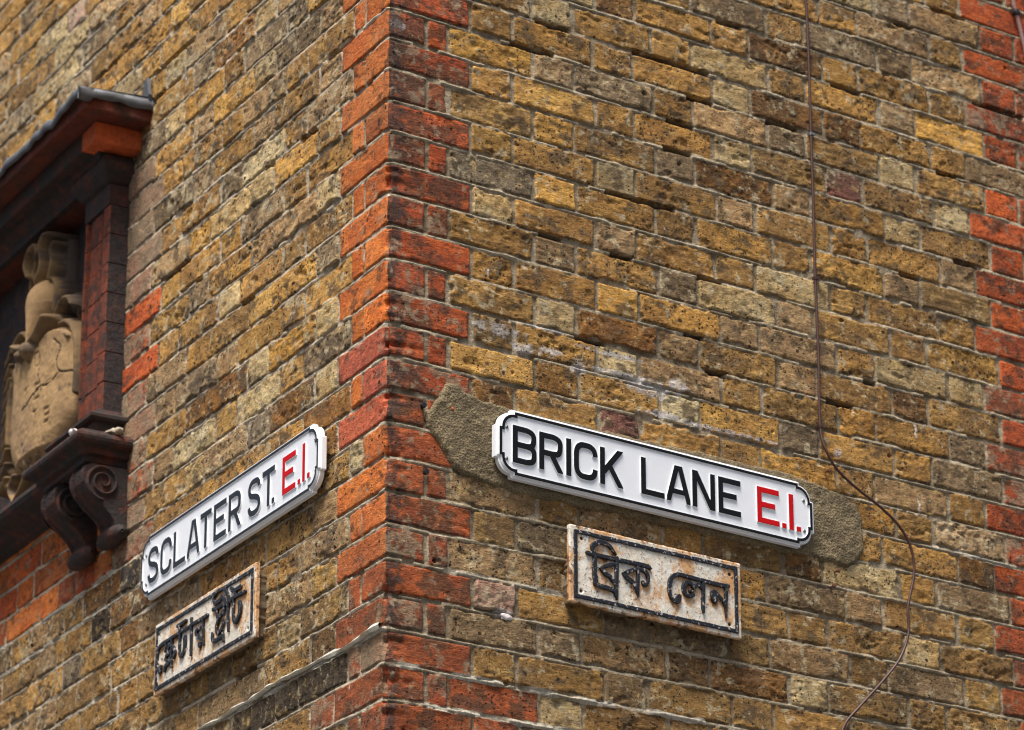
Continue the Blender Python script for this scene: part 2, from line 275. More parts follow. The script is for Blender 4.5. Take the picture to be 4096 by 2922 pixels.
# white lime pointing: course joint, from, to
WHT = {'R': [(20, .03, 1.0, .85), (21, .10, 1.6, .75), (22, .3, 1.5, .5), (13, 1.5, 1.75, .7), (17, .15, .5, .45)],
       'L': [(19, .0, .9, .95), (20, .55, 1.1, .6), (12, 1.35, 2.3, .8), (13, 1.2, 2.3, .6), (14, 1.15, 1.5, .6), (16, 1.3, 2.2, .5), (17, 1.1, 2.0, .4)]}
EFF = [(.29,-.712,.10,.022),(.36,-.74,.06,.02),(.42,-.73,.05,.012),(.62,-.745,.16,.012),(.70,-.76,.12,.03),(.77,-.735,.05,.02),(.42,-.68,.10,.008),(.60,-.70,.15,.010),(.85,-.82,.3,.010),(.73,-.815,.06,.012),(1.226,-.806,.022,.018),(.50,-.755,.03,.03),(.30,-1.36,.035,.02),(.03,.05,.04,.02),(.02,-.04,.03,.02)]

def brick_list(side):
    rs = random.Random(11 if side == 'R' else 23)
    rows = {}
    for k in range(-70, 71):
        odd = k % 2 == 1
        st_first = odd if side == 'R' else not odd
        sc = 1.006 if side == 'R' else 1.0
        if st_first: b = [-1, .218, .218+.1125]; nxt = 'S'
        else: b = [-1, .102, .158, .386]; nxt = 'H'
        if side == 'L' and st_first: b = [-1, .226, .3385]
        if side == 'L' and not st_first: b = [-1, .110, .168, .394]
        kinds = ['S', 'H'] if st_first else ['H', 'Q', 'S']
        x = b[-1]
        while x < 9:
            w = (.225 if nxt == 'S' else .1125)*sc
            x += w*(1+rs.uniform(-.02, .02)); b.append(x); kinds.append(nxt); nxt = 'H' if nxt == 'S' else 'S'
        # pull the drift back every few bricks
        row = []
        for i, kd in enumerate(kinds):
            x0, x1 = b[i], b[i+1]; xm = (max(x0, 0)+x1)/2; zm = -(k+.5)*H
            u = rs.random()
            if side == 'R':
                c = 'y' if u < .62 else 'Y' if u < .70 else 't' if u < .82 else 'g' if u < .90 else 'p' if u < .94 else 'b' if u < .995 else 'm'
                if xm > 1.705 and xm < 2.2: c = 'O' if u < .8 else 'r'
                if i == 0 or kinds[i] == 'Q': c = 'r' if u < .62 else 'O'
                if xm < .2 and k in (-1, 2): c = 'r'
                if xm < .2 and k in (7, 9, 15, 17): c = 'O'
                if k in (12, 13, 14) and xm < .17: c = 'O'
                if k >= 20 and xm < .3: c = 'r' if (k+i) % 2 else 'O'
                if k == 21 and xm < .3: c = 'O'
            else:
                c = 'y' if u < .46 else 'Y' if u < .62 else 't' if u < .76 else 'g' if u < .86 else 'p' if u < .95 else 'b'
                if k > 11: c = {'Y': 'y', 'p': 't'}.get(c, c) if u > .3 or True else c
                if i == 0 or kinds[i] == 'Q': c = 'R' if k < 17 else 'O'
                if i == 0 and k in (10, 11, 12): c = 'P'
                if -3 < k < 12 and 1.14 < xm < 1.50: c = 'f' if xm > 1.23 else rs.choice('tgpt')
                if 2 < k < 6 and 1.2 < xm < 1.36: c = 'O' if k % 2 else 'f'
                if 8 <= k <= 11 and 1.36 < xm < 2.6: c = 'R' if rs.random() < .7 else 'O'
            row.append([x0, x1, c, kd])
        rows[k] = row
    for x, z, c in (OV_R if side == 'R' else OV_L):
        k = int(math.floor(-z/1000/H))
        for bk in rows[k]:
            if bk[0] < x/1000 <= bk[1]: bk[2] = c
    return rows

def wall_fields(side, xs, zs):
    rows = brick_list(side); sd0 = 100 if side == 'R' else 500
    X, Z = np.meshgrid(xs, zs)           # rows: z
    wob = (vn(X, Z*0+7, .45, 1, sd0)-.5)*.0036*sst(0, .12, X) + (fbm(X, Z, .06, sd0+1, 2)-.5)*.003
    ZZ = Z+wob
    K = np.floor(-ZZ/H).astype(int)
    pr = {n: np.zeros(X.shape, np.float32) for n in ('x0', 'x1', 'off', 'tx', 'tz', 'i0', 'i1', 'it', 'ib', 'smear', 'soot', 'pit', 'rg', 'lam', 'tv')}
    A = np.zeros(X.shape+(3,), np.float32); B = np.zeros(X.shape+(3,), np.float32); redm = np.zeros(X.shape, bool)
    rs = random.Random(sd0)
    for k, row in rows.items():
        sel = K == k
        props = []
        for x0, x1, c, kd in row:
            a, b, sm, so, pi = PAL[c]
            v = rs.gauss(1, .065); hue = rs.gauss(0, 3.0); ja = [hue, 0, -hue]
            v *= 1.02 if side == 'L' and c not in 'ROPk' else .96; a = lin(tuple(max(8, min(250, a[i]*v+ja[i]*.7)) for i in range(3)))
            b = lin(tuple(max(8, min(250, b[i]*v+ja[i]*.7)) for i in range(3)))
            corner = x0 < 0
            props.append([x0 if x0 > -.5 else -.5, x1, rs.gauss(0, .0011)*(0 if corner else 1), rs.gauss(0, .0007)*(0 if corner else 1), rs.gauss(0, .0007),
                          0 if corner else rs.uniform(.0028, .0066), rs.uniform(.0028, .0066), rs.uniform(.0034, .0062), rs.uniform(.0034, .0062),
                          sm*rs.uniform(.5, 1.6)*(2.3 if side == 'L' and c not in 'ROPk' else 1.0), so*rs.uniform(.3, 1.8)*(1.7 if side == 'R' and c in 'rO' else 1), pi*rs.choice((.15, .5, .9, 1.2, 1.5)), rs.uniform(.5, 1.7), (rs.random() < .15)*.6, rs.random(), a, b, c in 'RrOfP'])
        if not sel.any(): continue
        ed = np.array([p[1] for p in props]); idx = np.clip(np.searchsorted(ed, X[sel]), 0, len(props)-1)
        arr = np.array([p[:15] for p in props], np.float32)
        for j, n in enumerate(('x0', 'x1', 'off', 'tx', 'tz', 'i0', 'i1', 'it', 'ib', 'smear', 'soot', 'pit', 'rg', 'lam', 'tv')):
            pr[n][sel] = arr[idx, j]
        A[sel] = np.array([p[15] for p in props], np.float32)[idx]; B[sel] = np.array([p[16] for p in props], np.float32)[idx]
        redm[sel] = np.array([p[17] for p in props])[idx]
    zt = -K*H-pr['it']; zb = -(K+1)*H+pr['ib']; xl = pr['x0']+pr['i0']; xr = pr['x1']-pr['i1']
    cx = (xl+xr)/2; hx = (xr-xl)/2; cz = (zt+zb)/2; hz = (zt-zb)/2; rr = .004
    qx = np.abs(X-cx)-hx+rr; qz = np.abs(ZZ-cz)-hz+rr
    sdf = np.sqrt(np.maximum(qx, 0)**2+np.maximum(qz, 0)**2)+np.minimum(np.maximum(qx, qz), 0)-rr
    n12 = vn(X, Z, .011, .011, sd0+5); n30 = vn(X, Z, .034, .028, sd0+6); n60 = vn(X, Z, .07, .05, sd0+7)
    pr['rg'] *= np.where(redm, .5, 1); pr['lam'] *= ~redm
    sdf = sdf + (n12-.5)*.0032*pr['rg'] + np.maximum(0, n30-.66)*.016*pr['rg'] + np.maximum(0, n60-.78)*.022*pr['rg']
    m = sst(.0010, -.0012, sdf)                       # 1 on brick
    big = fbm(X, Z, .05, sd0+8, 3); med = fbm(X, Z, .018, sd0+9, 3); lamn = vn(X, Z, .05, .005, sd0+10)
    tilt = pr['tx']*(X-cx)/np.maximum(hx, .02)+pr['tz']*(ZZ-cz)/hz
    gouge = np.maximum(0, fbm(X, Z, .03, sd0+11, 4, 1.8)-.67)*.030*np.where(redm, .4, 1)
    hb = pr['off']+tilt+(big-.5)*.004*np.where(redm, .45, 1)+(med-.5)*.0040*pr['rg']+pr['lam']*(lamn-.5)*.0030-gouge - sst(-.003, 0, sdf)*.0012
    cj = np.round(-ZZ/H); dz = ZZ+cj*H                 # distance to bed joint line
    rib = (sst(.0042, .0028, np.abs(dz+.0008)))*(fbm(X, cj, .12, sd0+12, 2) > .36)
    rd = -.0058 if side == 'R' else -.0066
    hm = rd+(med-.5)*.004+(fbm(X, Z, .09, sd0+13, 2)-.5)*.004 + rib*(.0044+.001*(n12-.5))
    smn = fbm(X, Z, .030, sd0+14, 4)
    flush = sst(.63, .72, fbm(X, Z, .10, sd0+15, 2))     # places where mortar is smeared flush over arrises
    hm = hm+flush*.0035
    h = hb*m+hm*(1-m)
    # colours
    t = sst(.32, .68, fbm(X, Z, .045, sd0+16, 4, 1.6)); t = np.clip(t+(pr['tv']-.5)*.5, 0, 1)[..., None]
    col = A*(1-t)+B*t
    fine = vn(X, Z, .006, .005, sd0+17)
    soot = sst(.66, .74, fbm(X, Z, .028, sd0+18, 4, 1.3)+pr['soot']*.22)[..., None]
    sc = np.where(redm[..., None], np.array(lin((88, 62, 46))), np.array(lin((78, 68, 56) if side == 'L' else (92, 76, 56))))
    col = col*(1-soot*.75)+sc*soot*.75
    smr = smn*.55+fbm(X, Z, .011, sd0+24, 3)*.45+(pr['smear']-.22)*.24+(fine-.5)*.03
    smr = np.where(pr['smear'] > .02, smr, 0); sf = sst(.56, .61, smr)
    # weathering grime over metres
    gr = fbm(X, Z, .35, sd0+19, 4); gk = sst(.52, .75, gr)[..., None]
    col = col*(1-.28*gk)+np.array(lin((104, 84, 60)))*.28*gk
    cold = sst(-.95, -1.35, Z)[..., None]*(.42 if side == 'L' else .30)     # lower wall darker: grime, plus shade put into the colour
    col = col*(1-cold)+np.array(lin((92, 76, 54)))*cold
    mo_hi = np.array(lin((208, 192, 166) if side == 'L' else (186, 170, 142))); mo_lo = np.array(lin((134, 118, 94)))
    mt = sst(.3, .62, fbm(X, Z, .05, sd0+20, 3))[..., None]
    mt = np.clip(mt*.75+rib[..., None]*.5, 0, 1)*(1-.45*cold)
    mc = mo_lo*(1-mt)+mo_hi*mt
    for j, a, b, s in WHT[side]:
        w = ((cj == j) & (np.abs(dz) < .011))*sst(a-.03, a+.03, X)*sst(b+.05, b-.05, X)*s
        w = w*sst(.28, .45, vn(X, X*0, .05, 1, sd0+j))*sst(.0085, .0055, np.abs(dz+.001+(vn(X, X*0, .03, 1, sd0+40)-.5)*.006))
        mc = mc*(1-w[..., None])+np.array(lin((198, 190, 172)))*w[..., None]
        h = h+w*.0026; sdf = sdf*(1-w)+.004*w
    if side == 'R':
        for ex, ez, ax, az in EFF:
            e = np.exp(-(((X-ex)/ax)**2+((Z-ez)/az)**2)*1.2)
            e = sst(.42, .66, e*(.25+1.2*fbm(X, Z, .012, 77, 4)))[..., None]*.75
            col = col*(1-e)+np.array(lin((196, 190, 184)))*e; mc = mc*(1-e)+np.array(lin((200, 194, 188)))*e
        for ex, z0, z1 in ((1.472, -.719, -.678), (1.472, -.903, -.866), (1.473, -.60, -.597)):
            e = (np.abs(X-ex+.002*np.sin(Z*300)) < .0024)*(Z > z0)*(Z < z1)*.8; col = col*(1-e[..., None])+np.array(lin((216, 212, 206)))*e[..., None]
    # scattered pale droppings
    rs2 = random.Random(sd0+3)
    for i in range(46 if side == 'L' else 14):
        ex, ez, ra = rs2.uniform(.1, 1.9), rs2.uniform(-1.6, .5), rs2.uniform(.001, .0028)
        e = ((np.abs(X-ex)/ra)**2+(np.abs(Z-ez)/(ra*rs2.uniform(1, 3.5)))**2 < 1)[..., None]
        col = np.where(e, np.array(lin((206, 204, 202))), col); mc = np.where(e, np.array(lin((206, 204, 202))), mc)
    # lost mortar
    for g0, gz, g1 in (GAP_R if side == 'R' else GAP_L):
        j = round(-gz/1000/H); g0 /= 1000; g1 /= 1000
        n = vn(X, X*0+j, .03, 1, sd0+60)
        w = (cj == j)*sst(g0-.006, g0+.004, X)*sst(g1+.006, g1-.004, X)*sst(.0058+n*.0022, .0040+n*.0018, np.abs(dz+.001))
        h = h*(1-w)+(-.034)*w; mc = mc*(1-w[..., None]*.85)+np.array(lin((62, 44, 32)))*w[..., None]*.85; sdf = sdf*(1-w)+.004*w; m = m*(1-w)
    # random deep pockmarks
    for i in range(60):
        ex, ez, ra = rs2.uniform(.05, 2.3), rs2.uniform(-1.65, 1.0), rs2.uniform(.0025, .006)
        r_ = np.sqrt((X-ex)**2+((Z-ez)*rs2.uniform(.8, 1.5))**2)
        w = sst(ra*1.3, ra*.7, r_); h = h-w*ra*1.6
    # broken arris at the corner (the same on both faces)
    zc = zs[:, None]
    cdp = .0006+.0022*vn(zc, zc*0, .014, 1, 900)**2+.007*np.maximum(0, vn(zc, zc*0, .055, 1, 901)-.60)/.4
    for z_, a_, w_ in ((-.42, .016, .035), (-.80, .016, .04), (-.92, .014, .03), (-.70, .010, .04), (-1.05, .010, .04), (-1.46, .014, .03), (-1.555, .018, .035), (-1.62, .008, .03), (-1.36, .008, .03)):
        cdp = cdp+a_*np.exp(-((zc-z_)/w_)**2)*(.5+vn(zc, zc*0, .012, 1, 903))
    fall = np.exp(-np.abs(X)/(cdp*(.45 if side == 'L' else 1.7)*(.6+.8*n12)+.0012))
    h = h-cdp*fall
    if side == 'R':
        # soot along the street side of the arris
        e = (sst(.040, .022, X+(fbm(X, Z, .018, 41, 4)-.5)*.085)*.78)[..., None]; col = col*(1-e)+np.array(lin((70, 57, 51)))*e; mc = mc*(1-e*.6)+np.array(lin((84, 72, 60)))*e*.6
    ch = sst(.006, .014, cdp*fall)[..., None]*(redm[..., None])
    col = col*(1-ch*.7)+np.array(lin((180, 74, 34)))*ch*.7
    pit = pr['pit']*m*(1-sf*.5)
    return X, Z, h, col, dict(pit=pit, sdf=sdf, smr=smr, red=redm.astype(np.float32), colm=mc)

def grid_mesh(name, P, col, ex=None, keep=None):
    nz, nx = P.shape[:2]
    me = bpy.data.meshes.new(name); n = nx*nz
    idx = np.arange(n).reshape(nz, nx)
    q = np.stack([idx[:-1, :-1], idx[:-1, 1:], idx[1:, 1:], idx[1:, :-1]], -1)
    if keep is not None: q = q[keep]
    q = q.reshape(-1, 4); nf = len(q)
    me.vertices.add(n); me.vertices.foreach_set('co', P.reshape(-1).astype(np.float32))
    me.loops.add(nf*4); me.loops.foreach_set('vertex_index', q.reshape(-1).astype(np.int32))
    me.polygons.add(nf); me.polygons.foreach_set('loop_start', np.arange(0, nf*4, 4, dtype=np.int32))
    me.polygons.foreach_set('use_smooth', np.ones(nf, bool))
    me.update(calc_edges=True)
    a = me.attributes.new('col', 'FLOAT_COLOR', 'POINT'); c = np.ones((n, 4), np.float32); c[:, :3] = col.reshape(-1, 3); a.data.foreach_set('color', c.reshape(-1))
    for k, v in (ex or {}).items():
        if v.ndim == 3: a = me.attributes.new(k, 'FLOAT_COLOR', 'POINT'); c[:, :3] = v.reshape(-1, 3); a.data.foreach_set('color', c.reshape(-1))
        else: a = me.attributes.new(k, 'FLOAT', 'POINT'); a.data.foreach_set('value', np.ascontiguousarray(v).reshape(-1).astype(np.float32))
    return me
def axis(lo, f0, f1, hi, step, mid=.008):
    f = list(np.arange(f0, f1, step)); s = step; x = f1
    while x < hi: f.append(x); s = min(s*1.12 if s > mid or x > f1+.35 else mid, .3); x += s
    f.append(hi); s = step; x = f0-step; g = []
    while x > lo: g.append(x); s = min(s*1.12 if s > mid or x < f0-.35 else mid, .3); x -= s
    if lo < f0: g.append(lo)
    return np.array(g[::-1]+f)
zs = axis(-Z0-.05, -1.80, .72, 5.2, .0028)
zsl = axis(-Z0-.05, -1.80, 1.20, 5.2, .0028)
zs = zsl
xr_ = axis(0, 0, 2.0, 7.0, .0026); xl_ = axis(0, 0, 2.45, 8.0, .0030)
XR, ZR, hR, cR, pR = wall_fields('R', xr_, zs)
XL, ZL, hL, cL, pL = wall_fields('L', xl_, zs)
def vec(v): return np.array(tuple(v))
wR = np.exp(-(XR/.010)**2); wL = np.exp(-(XL/.010)**2)
PR = XR[..., None]*vec(RD)+(ZR+Z0)[..., None]*np.array((0, 0, 1.))+hR[..., None]*vec(RN)+(hL[:, :1]*wR)[..., None]*vec(LN)
PL = XL[..., None]*vec(LD)+(ZL+Z0)[..., None]*np.array((0, 0, 1.))+hL[..., None]*vec(LN)+(hR[:, :1]*wL)[..., None]*vec(RN)
bld = thing('brick_building', 'yellow stock brick corner building with red brick quoins, carrying four street signs', 'building')
obj('brick_wall', grid_mesh('brick_wall', PR, cR, pR), M_WALL, bld)
xm = (xl_[:-1]+xl_[1:])/2; zm = (zs[:-1]+zs[1:])/2
keep = ~(((xm > 1.50) & (xm < 2.36))[None, :] & ((zm > -.56) & (zm < .15))[:, None])
oL = obj('brick_wall', grid_mesh('brick_wall', PL[:, ::-1], cL[:, ::-1], {k: v[:, ::-1] for k, v in pL.items()}, keep[:, ::-1]), M_WALL, bld)
# ---------------------------------------------------------------- solids from distance functions (local x right, z up, -y out)
def seg_sdf(X, Z, a, b, ra, rb, butt=False):
    ax, az = a; bx, bz = b; dx, dz = bx-ax, bz-az; L2 = dx*dx+dz*dz+1e-12; L_ = math.sqrt(L2)
    t = ((X-ax)*dx+(Z-az)*dz)/L2; tc = np.clip(t, 0, 1)
    if butt:
        al = np.abs((t-.5)*L_)-L_/2; pe = np.abs(-(X-ax)*dz+(Z-az)*dx)/L_-ra
        return np.maximum(al, pe)
    return np.hypot(X-ax-tc*dx, Z-az-tc*dz)-(ra+(rb-ra)*tc)
def catmull(p, n=6):
    p = [np.array(v, float) for v in p]
    if len(p) < 3: return [tuple(v) for v in p]
    out = []; q = [2*p[0]-p[1]]+p+[2*p[-1]-p[-2]]
    for i in range(1, len(q)-2):
        for j in range(n):
            t = j/n; a, b, c, d = q[i-1:i+3]
            out.append(tuple(.5*(2*b+(c-a)*t+(2*a-5*b+4*c-d)*t*t+(3*b-a-3*c+d)*t**3)))
    out.append(tuple(p[-1])); return out
def sdf_solid(fn, x0, x1, z0, z1, res, h, y0=0.0, bev=.0008, hf=None, edge=None, side=False):
    nx = int((x1-x0)/res)+3; nz = int((z1-z0)/res)+3
    xs_ = x0-res+np.arange(nx)*res; zs_ = z0-res+np.arange(nz)*res
    X, Z = np.meshgrid(xs_, zs_); V = fn(X, Z); V = np.where(np.abs(V) < 1e-7, 1e-7, V)
    def top(x, z, v):
        b = np.clip(-v/bev, 0, 1); r = -(y0+h-bev*(1-b)**2*.9)
        return r-hf(x, z) if hf else r
    TY = top(X, Z, V); ins = V < 0
    verts = []; faces = []; vid = {}
    def gv(i, j):
        k = (i, j)
        if k not in vid: vid[k] = len(verts); verts.append((X[i, j], TY[i, j], Z[i, j]))
        return vid[k]
    def ev(i, j, k, l):
        key = (i, j, k, l) if (i, j) < (k, l) else (k, l, i, j)
        if key not in vid:
            a, b, c, d = key; t = V[a, b]/(V[a, b]-V[c, d]); x = X[a, b]+t*(X[c, d]-X[a, b]); z = Z[a, b]+t*(Z[c, d]-Z[a, b])
            yy = top(np.array(x), np.array(z), np.array(-1e-9)); vid[key] = len(verts); verts.append((x, float(yy), z))
        return vid[key]
    bseg = []
    anyin = ins[:-1, :-1] | ins[1:, :-1] | ins[:-1, 1:] | ins[1:, 1:]
    for i, j in zip(*np.nonzero(anyin)):
        cs = [(i, j), (i, j+1), (i+1, j+1), (i+1, j)]; poly = []; n = 4
        for a in range(4):
            p, q = cs[a], cs[(a+1) % 4]
            if ins[p]: poly.append((gv(*p), 0))
            if ins[p] != ins[q]: poly.append((ev(*p, *q), 1 if ins[p] else 2))
        if len(poly) >= 3:
            faces.append([v for v, _ in poly])
            for a in range(len(poly)):
                if poly[a][1] == 1 and poly[(a+1) % len(poly)][1] == 2: bseg.append((poly[a][0], poly[(a+1) % len(poly)][0]))
    nt = len(faces); lo = {}; hi = {}
    for a, b in bseg:
        for v in (a, b):
            if v not in lo:
                x, y, z = verts[v]; hi[v] = len(verts); verts.append((x, y, z)); lo[v] = len(verts); verts.append((x, -y0, z))
        faces.append((hi[b], hi[a], lo[a], lo[b]))
    me = mesh_from('solid', verts, faces)
    sm = [True]*nt+[False]*(len(faces)-nt); me.polygons.foreach_set('use_smooth', sm)
    if side: me.materials.clear(); me.polygons.foreach_set('material_index', [0]*nt+[1]*(len(faces)-nt))
    if edge is not None:
        at = me.attributes.new('edge', 'FLOAT', 'POINT')
        co = np.array(verts); at.data.foreach_set('value', edge(co[:, 0], co[:, 2], co[:, 1]).astype(np.float32))
    return me
def box_sdf(X, Z, cx, cz, hx, hz): return np.maximum(np.abs(X-cx)-hx, np.abs(Z-cz)-hz)
def stroke(X, Z, pts, smooth=True):
    p = catmull(pts) if smooth else pts; V = np.full(X.shape, 1e3)
    for a, b in zip(p[:-1], p[1:]): V = np.minimum(V, seg_sdf(X, Z, a[:2], b[:2], a[2]/2, b[2]/2))
    return V
def glyph(ch, w, hh, s):
    """distance function of one capital letter in a w x hh box, stroke s"""
    c = s/2; e = hh
    U = lambda *f: (lambda X, Z: np.minimum.reduce([g(X, Z) for g in f]))
    bx = lambda x0, x1, z0, z1: (lambda X, Z: box_sdf(X, Z, (x0+x1)/2, (z0+z1)/2, (x1-x0)/2, (z1-z0)/2))
    dg = lambda a, b, s0=.5, s1=.5: (lambda X, Z: seg_sdf(X, Z, (a[0]-(b[0]-a[0])*s0, a[1]-(b[1]-a[1])*s0), (b[0]+(b[0]-a[0])*s1, b[1]+(b[1]-a[1])*s1), c, c, True))
    def pth(pts, fx=(None, None), closed=False):
        P = [(c+x*(w-s), c+z*(hh-s), s) for x, z in pts]
        def f(X, Z):
            V = stroke(X, Z, P)
            (x0, z0, _), (x1, z1, _) = P[0], P[1]
            return V
        return f
    def butt(f, pts, ends=(True, True)):
        P = [(c+x*(w-s), c+z*(hh-s)) for x, z in pts]
        def g(X, Z):
            V = f(X, Z)
            for on, a, b in ((ends[0], P[0], P[1]), (ends[1], P[-1], P[-2])):
                if on:
                    dx, dz = b[0]-a[0], b[1]-a[1]; L_ = math.hypot(dx, dz); dx /= L_; dz /= L_
                    near = np.hypot(X-a[0], Z-a[1]) < s*1.2
                    cut = -((X-a[0])*dx+(Z-a[1])*dz)
                    V = np.where(near, np.maximum(V, cut), V)
            return V
        return g
    if ch == 'I': F = bx(0, w, 0, hh)
    elif ch == '.': F = bx(0, w, 0, hh)
    elif ch == 'L': F = U(bx(0, s, 0, hh), bx(0, w, 0, s))
    elif ch == 'T': F = U(bx(w/2-c, w/2+c, 0, hh), bx(0, w, hh-s, hh))
    elif ch == 'E': F = U(bx(0, s, 0, hh), bx(0, w, 0, s), bx(0, w, hh-s, hh), bx(0, w*.82, hh*.52-c, hh*.52+c))
    elif ch == 'A': F = U(dg((c*.6, 0), (w/2-c*.55, hh)), dg((w-c*.6, 0), (w/2+c*.55, hh)), bx(w*.2, w*.8, hh*.22, hh*.22+s*.9))
    elif ch == 'N': F = U(bx(0, s, 0, hh), bx(w-s, w, 0, hh), dg((c*1.1, hh), (w-c*1.1, 0)))
    elif ch == 'K': F = U(bx(0, s, 0, hh), dg((s*.7, hh*.34), (w-s*.50, hh), 0), dg((w*.40, hh*.56), (w-s*.45, 0), 0))
    elif ch in 'BR':
        mz = .50 if ch == 'B' else .46
        up = [(0, 1), (.30, 1), (.60, 1), (.86, .95), (.97, .86), (.98, (1+mz)/2), (.95, mz+.12), (.84, mz+.03), (.6, mz), (.3, mz), (0, mz)]
        F1 = U(bx(0, s, 0, hh), pth(up))
        if ch == 'B': F = U(F1, pth([(0, mz), (.3, mz), (.6, mz), (.88, mz-.04), (.99, mz-.13), (1, .25), (.98, .13), (.86, .04), (.6, 0), (.3, 0), (0, 0)]))
        else: F = U(F1, dg((w*.50, hh*.47), (w-s*.45, 0), 0))
    elif ch == 'C':
        P = [(1, .70), (.985, .80), (.90, .92), (.72, .99), (.5, 1), (.28, .99), (.10, .91), (.015, .78), (0, .62), (0, .5), (0, .38), (.015, .22), (.10, .09), (.28, .01), (.5, 0), (.72, .01), (.90, .08), (.985, .20), (1, .30)]
        F = butt(pth(P), P)
    elif ch == 'S':
        P = [(.98, .76), (.95, .86), (.82, .96), (.5, 1), (.2, .97), (.04, .86), (.02, .73), (.10, .62), (.3, .55), (.6, .49), (.88, .40), (.99, .27), (.96, .13), (.80, .03), (.5, 0), (.2, .03), (.04, .13), (0, .24)]
        F = butt(pth(P), P)
    def G(X, Z): return np.maximum(F(X, Z), box_sdf(X, Z, w/2, hh/2, w/2, hh/2))
    return G
def letter(ch, x0, x1, z0, z1, s, mat, parent, y0, label=None, h=.0036):
    w, hh = x1-x0, z1-z0; g = glyph(ch, w, hh, s)
    me = sdf_solid(g, 0, w, 0, hh, .0010 if ch not in 'IELT.' else .0011, h, 0, .0004, side=True)
    o = obj('full_stop' if ch == '.' else 'letter', me, mat, parent); me.materials.append(M_WHITE); o.location = (x0, -y0, z0)
    if label: o['label'] = label
    return o
def plate_sdf(hx, hy, c, nt_):
    r = c-nt_
    def f(X, Z):
        x = np.abs(X); z = np.abs(Z)
        return np.minimum(np.minimum(np.maximum(x-(hx-c), z-hy), np.maximum(x-hx, z-(hy-c))), np.hypot(x-(hx-c), z-(hy-c))-r)
    return f
def cyl_mesh(r, h, n=16, dome=0, r2=None):
    v = []; f = []; r2 = r if r2 is None else r2
    rings = [(r, 0), (r2, h)]
    if dome: rings += [(r2*.8, h+dome*.5), (r2*.45, h+dome*.9), (0.0001, h+dome)]
    for rr, hh in rings:
        for i in range(n): a = 2*math.pi*i/n; v.append((rr*math.cos(a), -hh, rr*math.sin(a)))
    for k in range(len(rings)-1):
        for i in range(n):
            j = (i+1) % n; f.append((k*n+i, k*n+j, (k+1)*n+j, (k+1)*n+i))
    f.append([(len(rings)-1)*n+i for i in range(n)]); f.append(list(range(n))[::-1])
    return mesh_from('cyl', v, f)
def screw(parent, x, z, y, r=.0042, mat=None):
    o = obj('screw', cyl_mesh(r, .001, 14, .0018), mat or M_STEEL, parent); o.location = (x, -y, z)
    s = obj('slot', mesh_from('slot', [(-r*.8, -.0034, -.0005), (r*.8, -.0034, -.0005), (r*.8, -.0034, .0005), (-r*.8, -.0034, .0005), (-r*.8, -.001, -.0005), (r*.8, -.001, -.0005), (r*.8, -.001, .0005), (-r*.8, -.001, .0005)],
        [(0, 1, 2, 3), (4, 5, 1, 0), (5, 6, 2, 1), (6, 7, 3, 2), (7, 4, 0, 3)]), M_DARK, o); s.rotation_euler[1] = 1.3
    return o

def nameplate(side, cx, cz, hx, hy, ox, oz, rotz, tilt, text, label, screws, bmat, thick, sw):
    loc = at_r(cx, cz, .010) if side == 'R' else at_l(cx, cz, .013)
    t = thing('street_sign', label, 'street sign', loc, (0, tilt, rotz))
    off = lambda F: (lambda X, Z: F(X-ox, Z-oz))
    P = off(plate_sdf(hx, hy, .041, .0085))
    obj('plate', sdf_solid(P, -hx+ox, hx+ox, -hy+oz, hy+oz, .0022, thick, 0, .0007), M_WHITE, t)
    Q = off(plate_sdf(hx-.0048, hy-.0040, .0405, .0075))
    obj('raised_panel', sdf_solid(Q, -hx+ox, hx+ox, -hy+oz, hy+oz, .0020, .0035, thick-.0005, .0007), M_WHITE, t)
    A = off(plate_sdf(hx-.0080, hy-.0062, .0395, .0065))
    bme = sdf_solid(lambda X, Z: np.maximum(A(X, Z), -(A(X, Z)+.0070)), -hx+ox, hx+ox, -hy+oz, hy+oz, .0012, .0030, thick+.0028, .0004, side=True)
    obj('border', bme, bmat, t); bme.materials.append(M_WHITE)
    y0 = thick+.0029
    for ch, x0, x1, z0, z1, m, lb in text: letter(ch, x0, x1, z0, z1, min(sw, x1-x0), m, t, y0, lb)
    for x, z in screws: screw(t, x, z, y0)
    return t
M_BED = mat_simple('dirty_mortar', lin((104, 88, 68)), .95, .3, 90, .8, .003); M_HOLE = mat_simple('rusted_hole', lin((62, 40, 28)), .9, .3, 200)
zb, zt = -.0445, .0420
R_ = lambda a: a-.694
tx = []
for ch, a, b in (('B', .3035, .366), ('R', .3725, .4355), ('I', .4435, .4570), ('C', .4640, .5275), ('K', .5335, .5955), ('L', .6440, .7080), ('A', .7140, .7790), ('N', .7845, .8480), ('E', .8570, .9200)):
    tx.append((ch, R_(a), R_(b), zb, zt, M_BLACK, None))
tx += [('E', R_(.966), R_(1.029), zb, zt, M_RED, 'red letter E'), ('.', R_(1.036), R_(1.049), zb, zb+.0125, M_RED, 'red full stop'),
       ('I', R_(1.0565), R_(1.070), zb, zt, M_RED, 'red figure one'), ('.', R_(1.0775), R_(1.0905), zb, zb+.0125, M_RED, 'red full stop')]
sr = nameplate('R', .694, -.9850, .4355, .0787, .0035, 0, 0, .0122, tx, 'white street sign reading BRICK LANE E.1. in black and red raised letters', [(-.404, .0345), (-.404, -.038), (.408, .0345), (.408, -.038)], M_BLACK, .012, .0134)
L_ = lambda d: .698-d
tx = []; zb2, zt2 = -.0480, .0405
for ch, a, b in (('S', 1.129, 1.068), ('C', 1.059, .996), ('L', .987, .921), ('A', .912, .846), ('T', .843, .784), ('E', .772, .706), ('R', .695, .631), ('S', .596, .532), ('T', .524, .462)):
    tx.append((ch, L_(a), L_(b), zb2, zt2, M_BLACKO, None))
